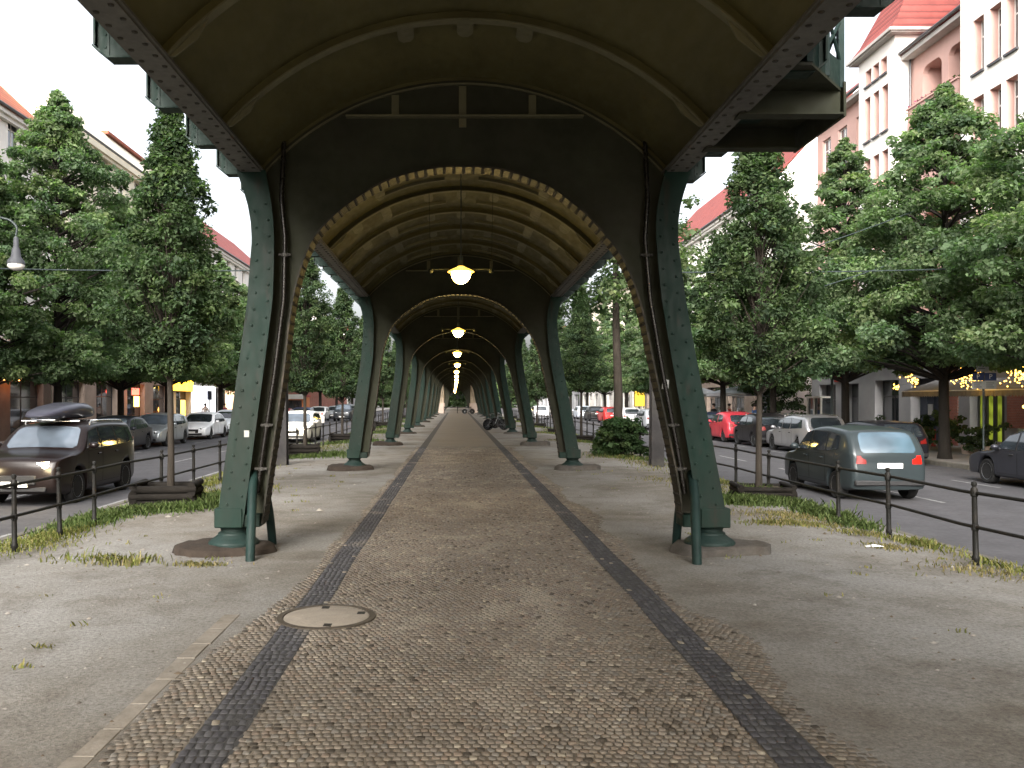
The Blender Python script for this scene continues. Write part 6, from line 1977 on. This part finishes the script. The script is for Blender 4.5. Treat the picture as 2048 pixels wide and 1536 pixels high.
# cafe parasol, shop signs on the right
for x, y, lb, rad in ((18.6, 57.5, 'large pale grey parasol over the pavement cafe on the right', 2.0), (18.8, 66, 'smaller pale parasol farther along the right pavement', 1.6)):
    t = thing('parasol', lb, 'parasol', (x, y, PAVZ), 0, 'parasols at the pavement cafe')
    m = MB(); m.lathe([(.03, 0), (.03, 2.9)], 8); m.lathe([(.3, 0), (.3, .08), (.04, .1)], 12); m.build('pole', M['frame'], t, 40)
    m = MB(); n = 8
    vs = [(0, 0, 2.95)] + [(rad * math.cos(2 * math.pi * k / n), rad * math.sin(2 * math.pi * k / n), 2.45) for k in range(n)] + [(rad * math.cos(2 * math.pi * k / n), rad * math.sin(2 * math.pi * k / n), 2.27) for k in range(n)]
    m.add(vs, [(0, 1 + k, 1 + (k + 1) % n) for k in range(n)] + [(1 + k, 1 + (k + 1) % n, 9 + (k + 1) % n, 9 + k) for k in range(n)]); m.build('canopy', M['canvas'], t)
for y, w_, z, h, mat, lb in ((48.2, 1.5, 2.9, .6, 'redpaint', 'small red shop sign beside the white framed shop window on the right'), (41.8, 1.2, 3.25, .55, 'greysign', 'pale sign panel over the window beside the slate blue door')):
    m = MB(); m.cbox(XR - .47, XR - .36, y - w_ / 2, y + w_ / 2, z, z + h, .02); tag(m.build('shop_sign', M[mat]), lb, 'sign', 'shop signs on the right')
t = thing('shop_cabinet', 'white framed glass display cabinet on the right pavement behind the silver estate car', 'cabinet', (19.7, 47.0, PAVZ))
m = MB(); 
for yy in (-.9, 0, .9): m.box(-.3, -.22, yy - .05, yy + .05, 0, 2.1)
m.box(-.3, .3, -.95, .95, 2.1, 2.2); m.box(-.3, .3, -.95, .95, 0, .12); m.build('frame', M['frame'], t); m = MB(); m.box(-.2, .28, -.88, .88, .12, 2.1); m.build('glazing', M['winglass'], t)
t = thing('produce_stall', 'low stall with a red box and orange goods before the brick pillar on the right', 'stall', (19.8, 37.3, PAVZ))
m = MB(); m.cbox(-.4, .4, -.9, .9, .02, .75, .02); m.build('table', M['redpaint'], t); m = MB()
for k in range(36): m.ball((rr.uniform(-.3, .3), rr.uniform(-.8, .2), .80 + rr.uniform(0, .16)), .07, 8)
m.build('goods', M['orange'], t, 60); m = MB(); m.cbox(-.25, .25, .35, .8, .755, 1.0, .03); m.build('box', M['bluesign'], t)

# shops on the left ------------------------------------------------------------
xl = -22 + CX
def lit_panel(nm, lb, y, w_, z, h, col, st, out=.18, back=True, box='lampiron', var=.3):
    t = thing(nm, lb, 'sign', (xl + .03, y, PAVZ), 0, 'lit shop signs on the left')
    m = MB(); m.cbox(.01, out, -w_ / 2 - .06, w_ / 2 + .06, z - .06, z + h + .06, .02); m.build('casing', M[box], t)
    m = MB(); m.box(out + .001, out + .03, -w_ / 2, w_ / 2, z, z + h); m.build('lit_face', emit('lit_sign_' + nm, col, st, var, 1.6), t)
    L = bpy.data.lights.new('sign_glow', 'POINT'); L.energy = 14; L.color = col; L.shadow_soft_size = .3; link('sign_glow', L, t, (out + .6, 0, z + h / 2))
lit_panel('shop_sign', 'bright orange yellow lit shop sign beside the nearest left hornbeam trunk', 68.4, 5.0, 2.74, .85, (1, .50, .03), 2.6)
lit_panel('neon_sign', 'red orange neon sign glowing at the left edge of the picture', 42.0, 1.9, 2.95, .30, (1, .30, .08), 5)
lit_panel('shop_sign', 'small red lit sign above the tan wall on the left', 58.2, 1.3, 2.35, .45, (1, .12, .08), 1.4)
lit_panel('shop_light', 'pair of warm lit lanterns beside the tan wall on the left', 58.4, .9, 1.55, .7, (1, .55, .12), 3)
lit_panel('lit_shop_front', 'white lit shop front right of the orange yellow sign', 74.2, 7.0, .9, 2.3, (.95, .97, 1), .62, .12, box='frame', var=.35)
lit_panel('shop_window', 'warm lit shop window under the orange yellow sign', 68.3, 1.1, .5, 1.5, (1, .50, .10), 1.4)
lit_panel('doorway_light', 'warm peach lit doorway on the left just before the nearest left column', 82.5, 3.4, .1, 2.8, (1, .62, .36), .8)
m = MB(); m.cbox(-19.5, -19.42, 66.6, 67.6, 1.9, 2.6, .01); o = m.build('projecting_sign', M['bluesign']); tag(o, 'small blue sign board before the white lit shop front', 'sign')
m = MB(); m.tube([(-19.46, 67.1, PAVZ), (-19.46, 67.1, 1.9)], .03, 8); m.build('pole', M['lampiron'], o)
# far left: red kiosk, barrier
t = thing('kiosk', 'orange red kiosk with a white awning far down the left pavement', 'kiosk', (-15.8, 82, PAVZ))
m = MB(); m.cbox(-1.4, 1.4, -1.3, 1.3, 0, 2.3, .05); m.build('body', M['orange'], t); m = MB(); m.add([(-1.6, -1.4, 2.55), (1.6, -1.4, 2.55), (1.6, -2.4, 2.15), (-1.6, -2.4, 2.15), (-1.6, -1.4, 2.5), (1.6, -1.4, 2.5), (1.6, -2.4, 2.1), (-1.6, -2.4, 2.1)], [(0, 1, 2, 3), (4, 5, 6, 7), (0, 3, 7, 4), (1, 2, 6, 5), (2, 3, 7, 6)]); m.build('awning', M['frame'], t)
m = MB(); m.box(-1.1, 1.1, -1.32, -1.305, 1.0, 2.0); m.build('window', M['winglass'], t); m = MB(); m.cbox(-1.5, 1.5, -1.4, 1.4, 2.3, 2.5, .03); m.build('roof', M['redpaint'], t)
t = thing('road_barrier', 'white road works barrier with red squares on the left road', 'barrier', (CX - 12.35, 76, ROADZ))
m = MB(); m.cbox(-.65, .65, -.02, .02, .12, .72, .01); m.cbox(-.65, .65, -.021, .019, .82, 1.05, .01); m.tube([(-.5, 0, 0), (-.5, 0, 1.1)], .03, 6); m.tube([(.5, 0, 0), (.5, 0, 1.1)], .03, 6); m.build('panel', M['frame'], t)
m = MB()
for k in range(4): m.box(-.58 + k * .32, -.58 + k * .32 + .16, -.026, -.0215, .85, 1.02)
m.build('red_squares', M['redpaint'], t); m = MB(); m.cbox(-.6, -.4, -.35, .35, 0, .1, .02); m.cbox(.4, .6, -.35, .35, 0, .1, .02); m.build('foot', M['trim'], t)
for i, (x, y) in enumerate(((9.0, 105), (-9.5, 118), (9.2, 128))):
    pass
t = thing('yellow_sign', 'tall yellow lit sign far down the right pavement', 'sign', (16.9, 80, PAVZ))
m = MB(); m.cbox(-.5, .5, -.12, .12, 1.4, 3.0, .03); m.build('casing', M['lampiron'], t); m = MB(); m.box(-.45, .45, -.135, -.125, 1.45, 2.95); m.build('lit_face', emit('yellow_lit_face', (1, .62, .05), .5), t); m = MB(); m.tube([(0, 0, 0), (0, 0, 1.4)], .05, 8); m.build('pole', M['lampiron'], t)

# the street behind the camera
town_house('white house beside the near end of the left road', 'left', -44, 25.8, 16.5, 21, 'white_wall', 'tile', 4, 20, ground='grey_wall', shop=False)
town_house('cream house beside the near end of the right road', 'right', -44, 25.6, 18.5, 23, 'cream_wall', 'tile', 4, 20, ground='grey_wall', shop=False)
for x in (-16.2, 16.3):
    for y in (-14, -5, 4, 13):
        ms = limeC if (y + int(x)) % 2 else limeD
        tree('lime_tree', f'lime tree outside the picture on the {"left" if x < 0 else "right"} pavement', 'tree', ms, x, y + (0 if x < 0 else 1.5), PAVZ, 1.0, y * 1.3, GL if x < 0 else GR)

tree('lime_tree', 'dark leafy tree filling the gap between the corner house and the white house beyond', 'tree', limeC, 20.3, 55.2, PAVZ, .8, 2.2, GR)
bb = thing('shrub', 'low dark shrubs in the gap beside the white and pink corner house', 'shrub', (20.6, 54.8, PAVZ))
cs, rs, ts, ct = [], [], [], []
for k in range(60): cs.append((g.uniform(-1.4, 1.6), g.uniform(-1.6, 1.6), g.uniform(.2, 2.6))); rs.append(.4); ts.append(shade(LIME[g.randrange(5)], .3, .6, g)); ct.append(60)
V, f, sz, tt = leaves(73, cs, rs, ct, .16, ts); link('foliage', np_mesh('foliage', V, f, sz, M['leaf'], tt), bb)
